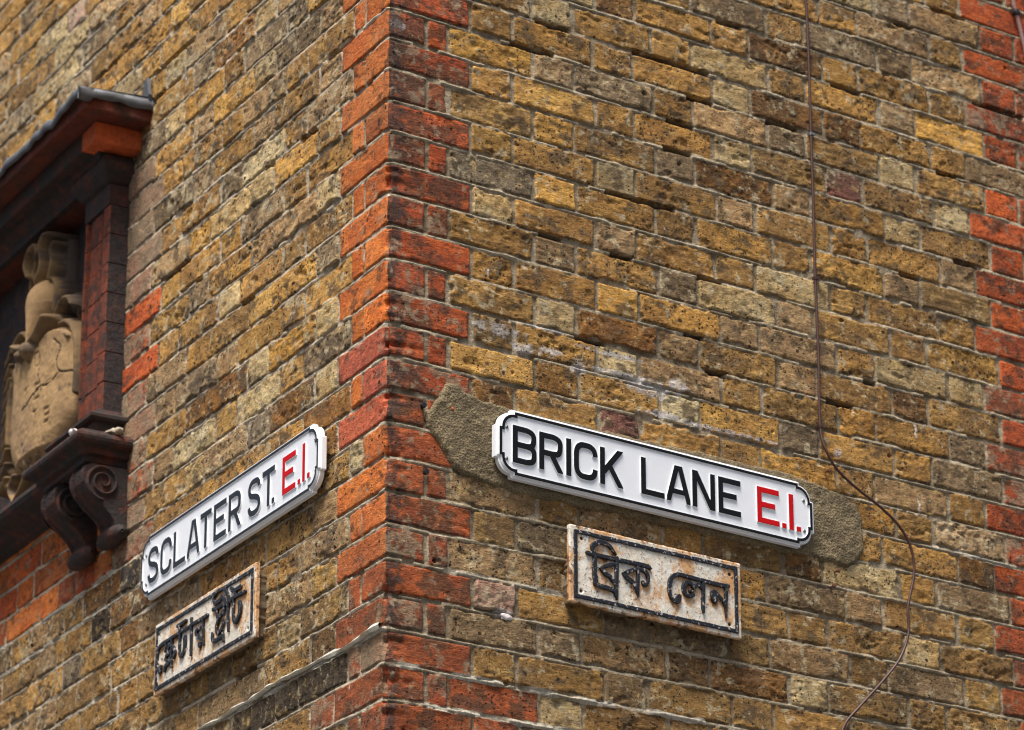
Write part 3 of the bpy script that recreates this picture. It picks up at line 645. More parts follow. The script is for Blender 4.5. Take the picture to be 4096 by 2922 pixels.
tx += [('.', L_(.476), L_(.463), zb2, zb2+.0125, M_BLACKO, None), ('E', L_(.425), L_(.360), zb2+.002, zt2+.002, M_RED, 'red letter E'), ('.', L_(.350), L_(.337), zb2+.003, zb2+.0155, M_RED, 'red full stop'),
       ('I', L_(.328), L_(.315), zb2+.003, zt2+.003, M_RED, 'red figure one'), ('.', L_(.305), L_(.292), zb2+.004, zb2+.0165, M_RED, 'red full stop')]
nameplate('L', .698, -.9780, .465, .0800, -.014, 0, ROT_L, 0, tx, 'white street sign reading SCLATER ST. E.1. in raised letters, nearest the carved niche', [(-.446, .031), (-.442, -.042), (.427, .0335), (.430, -.039)], M_BLACKO, .011, .0134)

def bengali_plate(side, cx, cz, hx, hy, rotz, tilt, strokes, split, label, holes):
    loc = at_r(cx, cz, .020) if side == 'R' else at_l(cx, cz, .020)
    t = thing('street_sign', label, 'street sign', loc, (0, tilt, rotz)); th = .010
    hs = lambda X, Z: np.minimum.reduce([np.hypot(X-x, Z-z)-.0042 for x, z in holes])
    nz_ = lambda X, Z: (vn(X, Z, .01, .01, 3)-.5)*.0012
    P = lambda X, Z: np.maximum(box_sdf(X, Z, 0, 0, hx, hy)+nz_(X, Z), -hs(X, Z))
    def SF(X, Z):
        V = np.full(X.shape, 1e3)
        for s in strokes:
            for a, b in zip(s[:-1], s[1:]): V = np.minimum(V, seg_sdf(X, Z, (a[0]/1000, a[1]/1000), (b[0]/1000, b[1]/1000), a[2]/2000, b[2]/2000))
        return V
    ed = lambda x, z, y: np.clip(1-np.minimum(hx-np.abs(x), hy-np.abs(z))/.014, 0, 1)+(y > -th+.004)*.6+1.5*np.clip(1-np.maximum(SF(x, z+.007), SF(x, z+.001)*.0)/.009, 0, 1)*vn(x, z, .02, .02, 8)
    obj('plate', sdf_solid(P, -hx, hx, -hy, hy, .0020, th, 0, .002, lambda X, Z: (fbm(X, Z, .02, 9, 2)-.5)*.0012, ed), M_RWHITE, t)
    Bd = lambda X, Z: box_sdf(X, Z, 0, -.003, hx-.012, hy-.009)+(fbm(X+cx, Z, .03, 44, 3)-.5)*.022
    obj('mortar_bedding', sdf_solid(Bd, -hx, hx, -hy-.012, hy, .003, .028, -.0275, .006, lambda X, Z: (fbm(X, Z, .015, 45, 2)-.5)*.002), M_BED, t)
    for x, z in holes:
        o = obj('bolt_hole', cyl_mesh(.0046, .004, 12), M_HOLE, t); o.location = (x, -.003, z)
    A = lambda X, Z: box_sdf(X, Z, 0, 0, hx-.0105, hy-.0105)+nz_(X+.3, Z)
    obj('border', sdf_solid(lambda X, Z: np.maximum(A(X, Z), -(A(X, Z)+.0088)), -hx, hx, -hy, hy, .0013, .0040, th-.0010, .0005, side=True), M_CBLACK, t).data.materials.append(M_CBLACK)
    for grp in (strokes[:split], strokes[split:]):
        def F(X, Z):
            V = np.full(X.shape, 1e3)
            for s in grp: V = np.minimum(V, stroke(X, Z, [(a/1000, b/1000, c/1000*(1.30 if side == 'R' else 1.08)+.0011) for a, b, c in s]))
            return V+(vn(X, Z, .006, .006, 5)-.5)*.0007
        xs = [p[0]/1000 for s in grp for p in s]; zs_ = [p[1]/1000 for s in grp for p in s]
        obj('lettering', sdf_solid(F, min(xs)-.012, max(xs)+.012, min(zs_)-.012, max(zs_)+.012, .0011, .0065, th-.0008, .0006, side=True), M_CBLACK, t).data.materials.append(M_CBLACK)
    return t
bengali_plate('R', .679, -1.2273, .2315, .0880, 0, .0125, BENG_R, 8, 'rusty white Bengali street plate with black letters, below the BRICK LANE sign', [(-.199, .0608), (-.201, -.0592), (.201, .0568), (.198, -.0602)])
bengali_plate('L', .811, -1.2263, .2640, .0865, ROT_L, 0, BENG_L, 16, 'rusty white Bengali street plate with black letters, below the SCLATER ST. sign', [(-.241, .060), (-.243, -.062), (.229, .066), (.228, -.057)])

# ---------------------------------------------------------------- cement patch behind the right-hand sign
poly = [(.150,-.868),(.170,-.860),(.196,-.872),(.24,-.885),(.32,-.89),(1.08,-.885),(1.165,-.893),(1.20,-.897),(1.245,-.908),(1.275,-.925),(1.289,-.950),(1.292,-.985),(1.292,-1.030),(1.280,-1.058),(1.262,-1.075),(1.240,-1.083),(1.17,-1.079),(1.10,-1.078),(.60,-1.080),(.33,-1.082),(.26,-1.078),(.19,-1.068),(.165,-1.052),(.150,-1.035),(.140,-1.018),(.118,-.997),(.104,-.975),(.104,-.945),(.120,-.920),(.132,-.895)]
def poly_sdf(X, Z, P):
    d = np.full(X.shape, 1e9); s = np.ones(X.shape); n = len(P)
    for i in range(n):
        ax, az = P[i]; bx, bz = P[i-1]; ex, ez = bx-ax, bz-az; wx, wz = X-ax, Z-az
        t = np.clip((wx*ex+wz*ez)/(ex*ex+ez*ez), 0, 1); d = np.minimum(d, (wx-ex*t)**2+(wz-ez*t)**2)
        c1 = Z >= az; c2 = Z < bz; c3 = ex*wz > ez*wx
        s = np.where((c1 & c2 & c3) | (~c1 & ~c2 & ~c3), -s, s)
    return s*np.sqrt(d)
pf = lambda X, Z: poly_sdf(X, Z, poly)+(fbm(X, Z, .03, 61, 3)-.5)*.012
pm = sdf_solid(pf, .09, 1.31, -1.10, -.85, .0032, .0190, -.012, .009, lambda X, Z: (fbm(X, Z, .012, 62, 3)-.5)*.0050+(fbm(X, Z, .10, 63, 2)-.5)*.004)
o = obj('cement_patch', pm, M_PATCH, bld); o.location = (0, 0, Z0)
# ---------------------------------------------------------------- terracotta niche on the side-street wall (local x = 1.88-d)
XC = 1.80; XM = 1.93
nic = thing('wall_niche', 'sooty red terracotta niche with lead-topped hood, pilaster, sill and scroll brackets', 'niche', at_l(XC, 0), (0, 0, ROT_L))
def nx(d): return XC-d
def ring_mould(name, d0, d1, depth, prof, mat, parent, back=-.03, smooth=False):
    """prof: (outset, z) from bottom to top; rectangle rings round three sides of a block against the wall"""
    v = []; f = []
    for p, z in prof:
        xa, xb = nx(max(d0, d1)+p), nx(min(d0, d1)-p); y = -(depth+p)
        v += [(xa, -back, z), (xa, y, z), (xb, y, z), (xb, -back, z)]
    n = len(prof)
    for k in range(n-1):
        for i in range(4):
            j = (i+1) % 4; f.append((k*4+i, k*4+j, (k+1)*4+j, (k+1)*4+i))
    f.append((3, 2, 1, 0)); b = (n-1)*4; f.append((b, b+1, b+2, b+3))
    return obj(name, mesh_from(name, v, f), mat, parent)
def torus_prof(p0, p1, z0, z1, n=6):
    return [(p0+(p1-p0)*math.sin(math.pi*i/n)**.8 if 0 < i < n else p0, z0+(z1-z0)*(.5-.5*math.cos(math.pi*i/n))) for i in range(n+1)]
def plan_prism(name, plan, z0, z1, mat, parent, nseg=1):
    n = len(plan); v = []; f = []; g = .0016
    def pris(pl, a, b):
        k = len(v); v.extend([(nx(d), -o, a) for d, o in pl]+[(nx(d), -o, b) for d, o in pl])
        f.extend([(k+i, k+(i+1) % n, k+n+(i+1) % n, k+n+i) for i in range(n)]+[tuple(range(k, k+n))[::-1], tuple(range(k+n, k+2*n))])
    if nseg == 1: pris(plan, z0, z1)
    else:
        rs = random.Random(3); c_ = sum(d for d, o in plan)/n
        for s in range(nseg):
            j = rs.uniform(-.0012, .0012); pris([(d, o+(j if o > 0 else 0)) for d, o in plan], z0+(z1-z0)*s/nseg+g, z0+(z1-z0)*(s+1)/nseg-g)
        pris([(c_+(d-c_)*.95, o-.004) for d, o in plan], z0, z1-.002)
    return obj(name, mesh_from(name, v, f), mat, parent)
# recess
v = []; f = []
def quad(a, b, c, d): i = len(v); v.extend([a, b, c, d]); f.append((i, i+1, i+2, i+3))
x0, x1, z0, z1, yb = nx(2.32), nx(1.54), -.50, .145, .010
quad((x0-.06, yb, z0-.1), (x1+.06, yb, z0-.1), (x1+.06, yb, z1+.06), (x0-.06, yb, z1+.06))
obj('back_panel', mesh_from('bp', v, f), M_SIDE, nic)  # near-black material paints in the shade the hood throws on the panel
v = []; f = []
for s_, xx in ((1, x1), (-1, x0)):
    quad((xx, yb, z0-.1), (xx, -.05, z0-.1), (xx, -.05, z1), (xx, yb, z1))
quad((x0, yb, z1), (x1, yb, z1), (x1, -.055, z1), (x0, -.055, z1))
quad((x0, yb, z0-.08), (x1, yb, z0-.08), (x1, -.02, z0-.08), (x0, -.02, z0-.08))
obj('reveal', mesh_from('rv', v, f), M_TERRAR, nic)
# pilasters
for mir in (False, True):
    mm_ = (lambda d: 2*XM-d) if mir else (lambda d: d)
    pl = [(1.387, -.03), (1.387, .050), (1.389, .052), (1.426, .052), (1.430, .034), (1.440, .034), (1.444, .047), (1.510, .047), (1.514, .034), (1.524, .034), (1.528, .052), (1.538, .052), (1.540, .050), (1.540, -.08)]
    if mir: pl = [(mm_(d), o) for d, o in pl][::-1]
    p = plan_prism('pilaster', pl, -.50, .062, M_TERRA, nic, 7)
    if not mir:
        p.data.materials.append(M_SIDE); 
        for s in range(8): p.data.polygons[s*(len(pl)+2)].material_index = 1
    cp = [(mm_(d), o) for d, o in [(1.387, -.03), (1.387, .053), (1.541, .053), (1.541, -.08)]]
    if mir: cp = cp[::-1]
    k_ = plan_prism('capital', cp, .0625, .118, M_SOOT, p)
    # cushion of the capital
    a, b = (1.395, 1.535) if not mir else (mm_(1.535), mm_(1.395))
    ring_mould('cushion', a, b, .050, [(.0, .118), (.012, .125), (.030, .150), (.036, .170), (.030, .186), (.02, .1965)], M_SOOT, p)
    a, b = (1.387, 1.605) if not mir else (mm_(1.605), mm_(1.387))
    bs = ring_mould('pedestal', a, b, .060, [(.020, -.578), (.020, -.538), (.030, -.536), (.036, -.530), (.036, -.522), (.030, -.516), (.016, -.514), (.010, -.506), (.006, -.498), (-.003, -.494)], M_SOOT, nic)
    a, b = (1.345, 1.608) if not mir else (mm_(1.608), mm_(1.345))
    sl = ring_mould('sill', a, b, .108, [(-.035, -.662), (-.012, -.660), (.0, -.655), (.0, -.640), (.012, -.636), (.016, -.624), (.028, -.620)]+[(.028+.014*math.sin(math.pi*i/6), -.618+.030*(.5-.5*math.cos(math.pi*i/6))) for i in range(7)]+[(.026, -.584), (.018, -.579)], M_SOOT, nic)
    # scroll brackets
    for dc in (1.372, 1.548):
        dcm = mm_(dc)
        prof = [(-.02, -.664), (.098, -.664), (.112, -.672), (.119, -.690), (.116, -.712), (.104, -.734), (.086, -.752), (.064, -.768), (.046, -.784), (.034, -.800), (.028, -.818), (.022, -.826), (-.02, -.826)]
        wd = .043; vv = []; ff = []; n = len(prof)
        # S-shaped body with a hollow channel down its face
        cols = [(-wd, 0), (-wd*.72, .004), (-wd*.55, -.003), (0, .002), (wd*.55, -.003), (wd*.72, .004), (wd, 0)]
        for cx_, dd in cols:
            for o, z in prof: vv.append((nx(dcm)+cx_, -(o+(dd if o > 0 else 0)), z))
        nc = len(cols)
        for a_ in range(nc-1):
            for i in range(n):
                j = (i+1) % n; ff.append((a_*n+i, a_*n+j, (a_+1)*n+j, (a_+1)*n+i))
        ff.append(tuple(range(n))); ff.append(tuple(range((nc-1)*n, nc*n))[::-1])
        br = obj('scroll_bracket', mesh_from('sb', vv, ff), M_SOOT, nic)
        for sg in (-1, 1):
            # volute: a spiral ridge on the cheek
            vs = []; fs = []; turns = 2.1; ns = 46
            for i in range(ns+1):
                t = i/ns; a_ = -math.pi*.5+t*turns*2*math.pi; r = .040*(1-t)**.8+.006; w_ = .0055*(1-.5*t)
                for rr, hh in ((r-w_, 0), (r-w_*.4, .0065), (r+w_*.4, .0065), (r+w_, 0)):
                    vs.append((nx(dcm)+sg*(wd+hh), -(.066+rr*math.cos(a_)*1.0), -.708+rr*math.sin(a_)))
            for i in range(ns):
                for k in range(3): fs.append((i*4+k, i*4+k+1, (i+1)*4+k+1, (i+1)*4+k))
            obj('volute', mesh_from('vl', vs, fs, True), M_SOOT, br)
        # rolled foot
        vs = []; fs = []; nr = 14
        rad = [(-.062, .004), (-.058, .016), (-.040, .022), (-.015, .026), (.015, .026), (.040, .022), (.058, .016), (.062, .004)]
        for cx_, r in rad:
            for i in range(nr): a_ = 2*math.pi*i/nr; vs.append((nx(dcm)+cx_, -(.020+r*.95*math.cos(a_)), -.830+r*math.sin(a_)))
        for k in range(len(rad)-1):
            for i in range(nr): j = (i+1) % nr; fs.append((k*nr+i, k*nr+j, (k+1)*nr+j, (k+1)*nr+i))
        fs.append(tuple(range(nr))); fs.append(tuple(range((len(rad)-1)*nr, len(rad)*nr))[::-1])
        obj('foot_roll', mesh_from('fr', vs, fs, True), M_SOOT, br)
# bottom string course under the carving
v = []; f = []
sp = [(.0, -.668), (.018, -.664), (.026, -.654), (.048, -.650), (.056, -.640), (.078, -.636), (.094, -.628), (.100, -.616), (.098, -.604), (.088, -.598), (.0, -.590)]
for xx in (nx(2.45), nx(1.46)):
    for o, z in sp: v.append((xx, -o, z))
n = len(sp)
for i in range(n-1): f.append((i, i+1, n+i+1, n+i))
f.append(tuple(range(n))[::-1]); f.append(tuple(range(n, 2*n)))
obj('string_course', mesh_from('sc', v, f), M_SOOT, nic)
# entablature and hood
D0, D1 = 1.405, 2*XM-1.405
ring_mould('frieze', 1.40, 2*XM-1.40, .070, [(.0, .146), (.0, .170), (.018, .186), (.024, .1965)], M_SOOT, nic)
ring_mould('fascia', D0, D1, .1265, [(-.06, .1968), (-.004, .1968), (.0, .199), (.0, .246), (-.004, .2485)], M_SOOT, nic)
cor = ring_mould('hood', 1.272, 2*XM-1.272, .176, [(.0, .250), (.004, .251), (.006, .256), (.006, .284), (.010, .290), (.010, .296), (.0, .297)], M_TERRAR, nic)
for a, b in ((1.3225, 1.4045), (2*XM-1.4045, 2*XM-1.3225)):
    ring_mould('end_block', a, b, .127, [(-.002, .1955), (0, .1975), (0, .2465), (-.001, .2485)], M_BLOCK, nic)
# lead sheet dressed over the hood
xs_ = np.arange(nx(2*XM-1.262), nx(1.262)+.001, .008); v = []; f = []
rsl = random.Random(4)
pf_ = [(-.01, .322), (.02, .316), (.10, .310), (.180, .304), (.193, .300), (.199, .290), (.199, .276), (.194, .272), (.186, .283), (.180, .2985), (.0, .2985)]
npf = len(pf_)
for x in xs_:
    a = float(vn(np.array([x]), np.array([0.]), .06, 1, 5)[0]-.5); b = float(vn(np.array([x]), np.array([0.]), .025, 1, 6)[0]-.5)
    for k, (o, z) in enumerate(pf_):
        g = 1 if 4 <= k <= 8 else .3
        v.append((x, -(o+g*a*.012), z+g*(b*.012+a*.010)))
for i in range(len(xs_)-1):
    for k in range(npf): j = (k+1) % npf; f.append((i*npf+k, i*npf+j, (i+1)*npf+j, (i+1)*npf+k))
f.append(tuple(range(npf))); f.append(tuple(range((len(xs_)-1)*npf, len(xs_)*npf))[::-1])
ld = obj('lead_sheet', mesh_from('lead', v, f, True), M_LEAD, cor)
# lead upstand and the ragged end turned down over the right return
xe = nx(1.262)
v = [(xe-.052, -.012, .306), (xe+.004, -.012, .300), (xe+.012, -.018, .320), (xe-.006, -.016, .374), (xe-.016, -.016, .372), (xe-.052, -.006, .306), (xe+.004, -.002, .300), (xe+.012, -.008, .320), (xe-.006, -.006, .374), (xe-.016, -.006, .372)]
f = [(0, 1, 2, 3, 4), (9, 8, 7, 6, 5)]+[(i, 5+i, 5+(i+1) % 5, (i+1) % 5) for i in range(5)]
obj('lead_upstand', mesh_from('lu', v, f), M_LEAD, cor)
v = []; f = []
oo = np.linspace(.0, .204, 26)
for k, o in enumerate(oo):
    dr = .010+.008*float(vn(np.array([o]), np.array([0.]), .03, 1, 9)[0])+(.012 if o > .17 else 0)
    v += [(xe+.001, -o, .312-.04*o), (xe+.006+.004*math.sin(o*70), -o, .300-.03*o), (xe+.005+.004*math.sin(o*90), -o, .294-dr), (xe+.001+.003*math.sin(o*90), -o, .294-dr)]
for k in range(len(oo)-1):
    for i in range(4): j = (i+1) % 4; f.append((k*4+i, k*4+j, k*4+4+j, k*4+4+i))
f += [(0, 1, 2, 3), (len(v)-1, len(v)-2, len(v)-3, len(v)-4)]
obj('lead_lip', mesh_from('ll', v, f, True), M_LEAD, cor)

# carved cartouche: relief from many rounded forms, standing in the niche
st = thing('carved_shield', 'weathered buff stone shield with scrolls, cracked and faintly lettered, inside the niche', 'carving', at_l(XC, 0), (0, 0, ROT_L))
stp = .0028; gx = np.arange(-.30, .30, stp); gz = np.arange(-.60, .20, stp); GX, GZ = np.meshgrid(gx, gz)
base = -.009; Hh = np.full(GX.shape, base)
def dome(cx, cz, ax, az, o0, o1, p=2.0, rot=0):
    c_, s_ = math.cos(rot), math.sin(rot); u = ((GX-cx)*c_+(GZ-cz)*s_)/ax; w_ = (-(GX-cx)*s_+(GZ-cz)*c_)/az
    r = np.abs(u)**p+np.abs(w_)**p
    return np.where(r < 1, o0+(o1-o0)*np.sqrt(np.clip(1-r, 0, 1)), -9)
def rope(pts, o0, o1):
    P = catmull(pts, 5); V = np.full(GX.shape, -9.)
    for a, b in zip(P[:-1], P[1:]):
        dx, dz = b[0]-a[0], b[1]-a[1]; L2 = dx*dx+dz*dz+1e-12
        t = np.clip(((GX-a[0])*dx+(GZ-a[1])*dz)/L2, 0, 1); r = a[2]+(b[2]-a[2])*t
        d = np.hypot(GX-a[0]-t*dx, GZ-a[1]-t*dz)/r
        V = np.maximum(V, np.where(d < 1, o0+(o1-o0)*np.sqrt(np.clip(1-d*d, 0, 1)), -9))
    return V
adds = []
inb = (GX > -.082) & (GX < .080) & (GZ > -.05) & (GZ < .125-.25*np.abs(GX)**1.5*4)
adds.append(np.where(inb, .018, -9))
ztop = -.225+.058*np.sin(np.clip(np.abs(GX)/.215, 0, 1)*math.pi)
sh_ = np.abs(GX)/(.215*np.clip(1-.62*np.clip((-.40-GZ)/.14, 0, 1)**1.6, .1, 1))
insh = (sh_ < 1) & (GZ < ztop) & (GZ > -.535)
ero = (fbm(GX, GZ, .03, 71, 3)-.5)*.005
body = np.where(insh, .012+.070*np.sqrt(np.clip(1-sh_**2, 0, 1))*np.clip((ztop-GZ)/.012, .55, 1)*np.clip((GZ+.545)/.06, .4, 1)+ero, -9)
lett = np.zeros(GX.shape, bool)
def cut(ch, x, z, w, h_, s=.007):
    global lett
    g = glyph(ch, w, h_, s); lett |= g(GX-x, GZ-z) < 0
for ch, x, z, w in (('T', -.030, -.345, .034), ('E', .035, -.350, .032), ('R', .095, -.360, .032), ('T', .030, -.425, .030), ('I', .0, -.255, .008), ('C', .03, -.262, .03)):
    cut(ch, x, z, w, .048)
cut('B', .090, -.430, .030, .044)
crk = np.minimum.reduce([stroke(GX, GZ, [(x, z, .0030) for x, z in L_]) for L_ in
   ([(.120, -.205), (.150, -.235), (.140, -.275), (.155, -.305), (.205, -.315)], [(.155, -.305), (.11, -.325), (.06, -.320), (.0, -.345), (-.04, -.350)], [(.05, -.20), (.06, -.25), (.055, -.29), (.075, -.335)])])
body = np.where(lett & (body > -5), body-.004*np.clip(fbm(GX, GZ, .02, 3, 2)*2-.4, 0, 1), body); body = np.where((crk < 0) & (body > -5), body-.006, body)
adds.append(body)
for sg in (-1, 1):
    adds.append(rope([(sg*.012, -.240, .010), (sg*.045, -.190, .012), (sg*.11, -.155, .015), (sg*.175, -.180, .015), (sg*.212, -.240, .014), (sg*.220, -.31, .012), (sg*.218, -.38, .010)], .0, .052))
    adds.append(rope([(sg*.03, -.212, .008), (sg*.11, -.175, .009), (sg*.18, -.215, .008)], .02, .060))
    for i, (a, b) in enumerate(((.08, -.115), (.105, -.10), (.13, -.10), (.16, -.115), (.185, -.14))):
        adds.append(dome(sg*a, b, .016, .036, -.01, .052-.005*i, 2, sg*(-.5-.15*i)))
    adds.append(rope([(sg*.05, -.175, .013), (sg*.085, -.130, .015), (sg*.13, -.098, .013), (sg*.17, -.105, .012), (sg*.19, -.13, .009)], .0, .060))
    adds.append(dome(sg*.185, -.125, .016, .016, 0, .055))
zz = -.12
for i in range(10):
    adds.append(dome(-.262+.010*math.sin(i*1.7), zz, .026+.006*math.sin(i*2.3), .030, -.05, .030+.008*math.sin(i*3.1), 2, .4*math.sin(i*5.)))
    adds.append(rope([(-.245, zz+.02, .006), (-.262, zz, .007), (-.28, zz-.02, .005)], -.02, .042))
    zz -= .040
adds.append(dome(.0, -.198, .050, .036, .02, .112, 2.2, -.3)); adds.append(dome(-.045, -.200, .032, .028, .02, .108)); adds.append(rope([(-.10, -.155, .014), (-.05, -.178, .020), (.0, -.185, .024), (.06, -.165, .022), (.10, -.140, .014)], .02, .100))
adds.append(dome(-.10, -.19, .025, .020, 0, .08, 2, .6)); adds.append(dome(-.13, -.165, .03, .018, 0, .07, 2, -.4)); adds.append(dome(-.12, -.225, .02, .032, 0, .06, 2, .3))
u_ = GX; wv = .066*np.clip((GZ+.175)/.10, .12, 1)**.7
rr_ = (u_/wv)**2+np.where(GZ > -.06, ((GZ+.06)/.070)**2, 0)
boss = np.where((rr_ < 1) & (GZ > -.18), .02+.076*np.sqrt(np.clip(1-rr_, 0, 1)), -9); adds.append(boss)
for sg in (-1, 1): adds.append(rope([(sg*.030, .01, .010), (sg*.072, -.03, .011), (sg*.072, -.09, .011), (sg*.045, -.14, .012), (sg*.018, -.185, .010)], .0, .055))
for (P_, o_) in (([(-.060, .035, .010), (-.080, .072, .011), (-.06, .105, .012), (-.02, .110, .012), (-.004, .088, .009), (-.015, .068, .007)], .082),
           ([(-.030, .0, .009), (-.052, .045, .009), (-.035, .080, .008)], .066), ([(-.01, .0, .009), (.018, .02, .010), (.024, .055, .009), (.010, .090, .010), (.032, .118, .010), (.068, .112, .008)], .080),
           ([(.045, -.008, .009), (.062, .035, .009), (.050, .075, .008), (.068, .090, .007)], .064), ([(-.028, .022, .008), (-.002, .035, .009), (-.003, .060, .007)], .070), ([(-.075, -.02, .009), (-.083, .02, .010), (-.072, .05, .008)], .060)):
    adds.append(rope(P_, .01, o_))
adds.append(dome(.0, .03, .070, .085, .0, .048))
adds.append(dome(-.085, -.005, .022, .040, -.03, .045))
for x, z, a, b, o, r_ in ((-.12, -.46, .03, .045, .06, .5), (-.07, -.485, .025, .04, .07, .2), (-.02, -.50, .022, .045, .08, 0), (.04, -.50, .025, .04, .07, -.3), (.10, -.48, .03, .035, .06, -.6), (-.17, -.50, .03, .05, .045, .6)):
    adds.append(dome(x, z, a, b, -.02, o, 2, r_))
for P_ in ([(-.03, -.51, .014), (-.06, -.55, .013), (-.11, -.575, .012), (-.18, -.58, .010)], [(.0, -.51, .014), (.03, -.55, .013), (.09, -.57, .012), (.17, -.575, .01)], [(-.12, -.50, .012), (-.14, -.54, .012), (-.10, -.585, .01)]):
    adds.append(rope(P_, -.02, .070))
for a in adds: Hh = np.maximum(Hh, a)
Hh = Hh+(fbm(GX, GZ, .012, 72, 3)-.5)*.0022*(Hh > base+.01)
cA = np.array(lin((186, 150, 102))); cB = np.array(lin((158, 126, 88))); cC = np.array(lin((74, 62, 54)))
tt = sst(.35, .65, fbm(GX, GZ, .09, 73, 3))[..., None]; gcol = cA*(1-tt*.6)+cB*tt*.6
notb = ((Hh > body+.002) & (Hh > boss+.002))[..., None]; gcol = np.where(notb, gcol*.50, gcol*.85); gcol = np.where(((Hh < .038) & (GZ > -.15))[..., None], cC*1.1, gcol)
gs = sst(.56, .66, fbm(GX, GZ, .05, 74, 4)-.0+np.where(notb[..., 0], .03, -.16))[..., None]; gcol = gcol*(1-gs*.7)+cC*gs*.7
gcol = np.where(((crk < .0006) & (body > -5))[..., None], np.array(lin((60, 50, 42))), gcol)
lk = (lett & (body > -5) & (fbm(GX, GZ, .02, 3, 2) > .40))[..., None]; gcol = np.where(lk, gcol*.6, gcol)
Pg = np.stack([GX, -Hh, GZ], -1); cut_ = Hh[:-1, :-1]+Hh[1:, :-1]+Hh[:-1, 1:]+Hh[1:, 1:] > 4*base+.004
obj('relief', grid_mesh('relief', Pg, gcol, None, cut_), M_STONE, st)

# crumbs lying on the sill
def lump(name, loc, r, mat, label, seed, sx=1., sy=1., sz=1., cat='rubble'):
    rs = random.Random(seed); v = []; f = []; nu, nv = 12, 8
    for i in range(nv+1):
        th = math.pi*i/nv
        for j in range(nu):
            ph = 2*math.pi*j/nu; q = r*(1+.35*(float(vn(np.array([j*1.3+seed]), np.array([i*1.1]), 1.7, 1.7, seed)[0])-.5)*2)
            v.append((sx*q*math.sin(th)*math.cos(ph), sy*q*math.sin(th)*math.sin(ph), sz*q*math.cos(th)))
    for i in range(nv):
        for j in range(nu): k = (j+1) % nu; f.append((i*nu+j, i*nu+k, (i+1)*nu+k, (i+1)*nu+j))
    o = obj(name, mesh_from(name, v, f), mat); o.location = loc; tag(o, label, cat); return o
M_CHIP = mat_simple('pale_plaster', lin((214, 204, 200)), .9, .1, 200, .5, .001)
lump('plaster_chip', at_l(1.385, -.572, .125), .012, M_CHIP, 'small white plaster chip lying on the front edge of the niche sill', 3, 1, 1, .8)
lump('mortar_crumb', at_l(1.325, -.576, .045), .016, M_MORT, 'grey crumbly mortar clod lying on the sill at the foot of the pilaster', 8, 1.2, 1.9, .6)

# ---------------------------------------------------------------- cables
def tube(name, pts, r, mat, parent=None, n=8, sub=6):
    P = [Vector(p) for p in catmull(pts, sub)]; v = []; f = []
    for i, p in enumerate(P):
        t = (P[min(i+1, len(P)-1)]-P[max(i-1, 0)]).normalized(); a = t.cross(Vector((0, -1, 0))).normalized(); b = t.cross(a).normalized()
        for j in range(n): an = 2*math.pi*j/n; v.append(p+a*r*math.cos(an)+b*r*math.sin(an))
    for i in range(len(P)-1):
        for j in range(n): k = (j+1) % n; f.append((i*n+j, i*n+k, (i+1)*n+k, (i+1)*n+j))
    f.append(tuple(range(n))); f.append(tuple(range((len(P)-1)*n, len(P)*n))[::-1])
    return obj(name, mesh_from(name, v, f, True), mat, parent)
cb = thing('wall_cable', 'thin brown cable clipped to the brick face, bowing out right of the BRICK LANE sign', 'cable', at_r(1.185, 0, .006))
cp = [(1.197,3.2),(1.196,1.6),(1.190,.80),(1.190,.361),(1.189,.202),(1.186,-.003),(1.184,-.18),(1.181,-.379),(1.180,-.584),(1.176,-.753),(1.185,-.818),(1.219,-.858),(1.277,-.893),(1.342,-.924),(1.394,-.961),(1.424,-1.010),(1.428,-1.068),(1.406,-1.150),(1.403,-1.215),(1.374,-1.280),(1.317,-1.346),(1.248,-1.415),(1.206,-1.468),(1.180,-1.56),(1.160,-1.70),(1.150,-2.1),(1.150,-3.5),(1.150,-5.2)]
rsc = random.Random(2)
tube('cable', [(x-1.185, -(rsc.uniform(-.0008, .0016)+(.010 if -1.42 < z < -.80 else 0)), z) for x, z in cp], .0033, M_CABLE, cb)
for z, x, m in ((-.003, 1.186, M_STEEL), (-.379, 1.181, M_CABLE), (-.753, 1.176, M_CABLE), (.55, 1.190, M_CABLE), (1.2, 1.193, M_CABLE)):
    v = []; f = []; w = .0065; pr_ = [(-.0055, -.006), (-.0050, .002), (-.003, .0045), (0, .0052), (.003, .0045), (.0050, .002), (.013, .001), (.013, -.006)]
    for zz in (-w/2, w/2):
        for a, b in pr_: v.append((a, -b, zz))
    n = len(pr_); f = [(i, (i+1) % n, n+(i+1) % n, n+i) for i in range(n)]+[tuple(range(n))[::-1], tuple(range(n, 2*n))]
    o = obj('cable_clip', mesh_from('clip', v, f), m, cb); o.location = (x-1.185, -.0002, z); o.rotation_euler[1] = -.2
c2 = thing('wall_cable', 'pink paint-spotted cable beside the red pilaster, at the upper right edge of the photo', 'cable', at_r(1.88, .45, .010))
tube('cable', [(a-1.88, 0, b-.45) for a, b in ((1.80, 1.6), (1.835, .80), (1.866, .56), (1.876, .52), (1.889, .46), (1.899, .41), (1.905, .33), (1.908, .1), (1.910, -.8), (1.912, -2), (1.912, -5))], .0052, M_CABLEP, c2)
o = obj('cable_clip', cyl_mesh(.009, .012, 10, .002), M_PLAST, c2); o.location = (-.004, .006, .070)

# projecting red pilaster strip at the right end of the wall
v = []; f = []
for a, b in ((1.922, 2.40),):
    pr_ = [(a, .10), (a, -.035), (a+.004, -.039), (b-.004, -.039), (b, -.035), (b, .10)]
    for zz in (-Z0+.0, 5.1):
        for x, y in pr_: v.append((x, y, zz))
    n = len(pr_); f += [(i, (i+1) % n, n+(i+1) % n, n+i) for i in range(n)]+[tuple(range(n))[::-1], tuple(range(n, 2*n))]
o = obj('pilaster_strip', mesh_from('ps', v, f), M_REDP, bld); o.location = (0, 0, Z0)

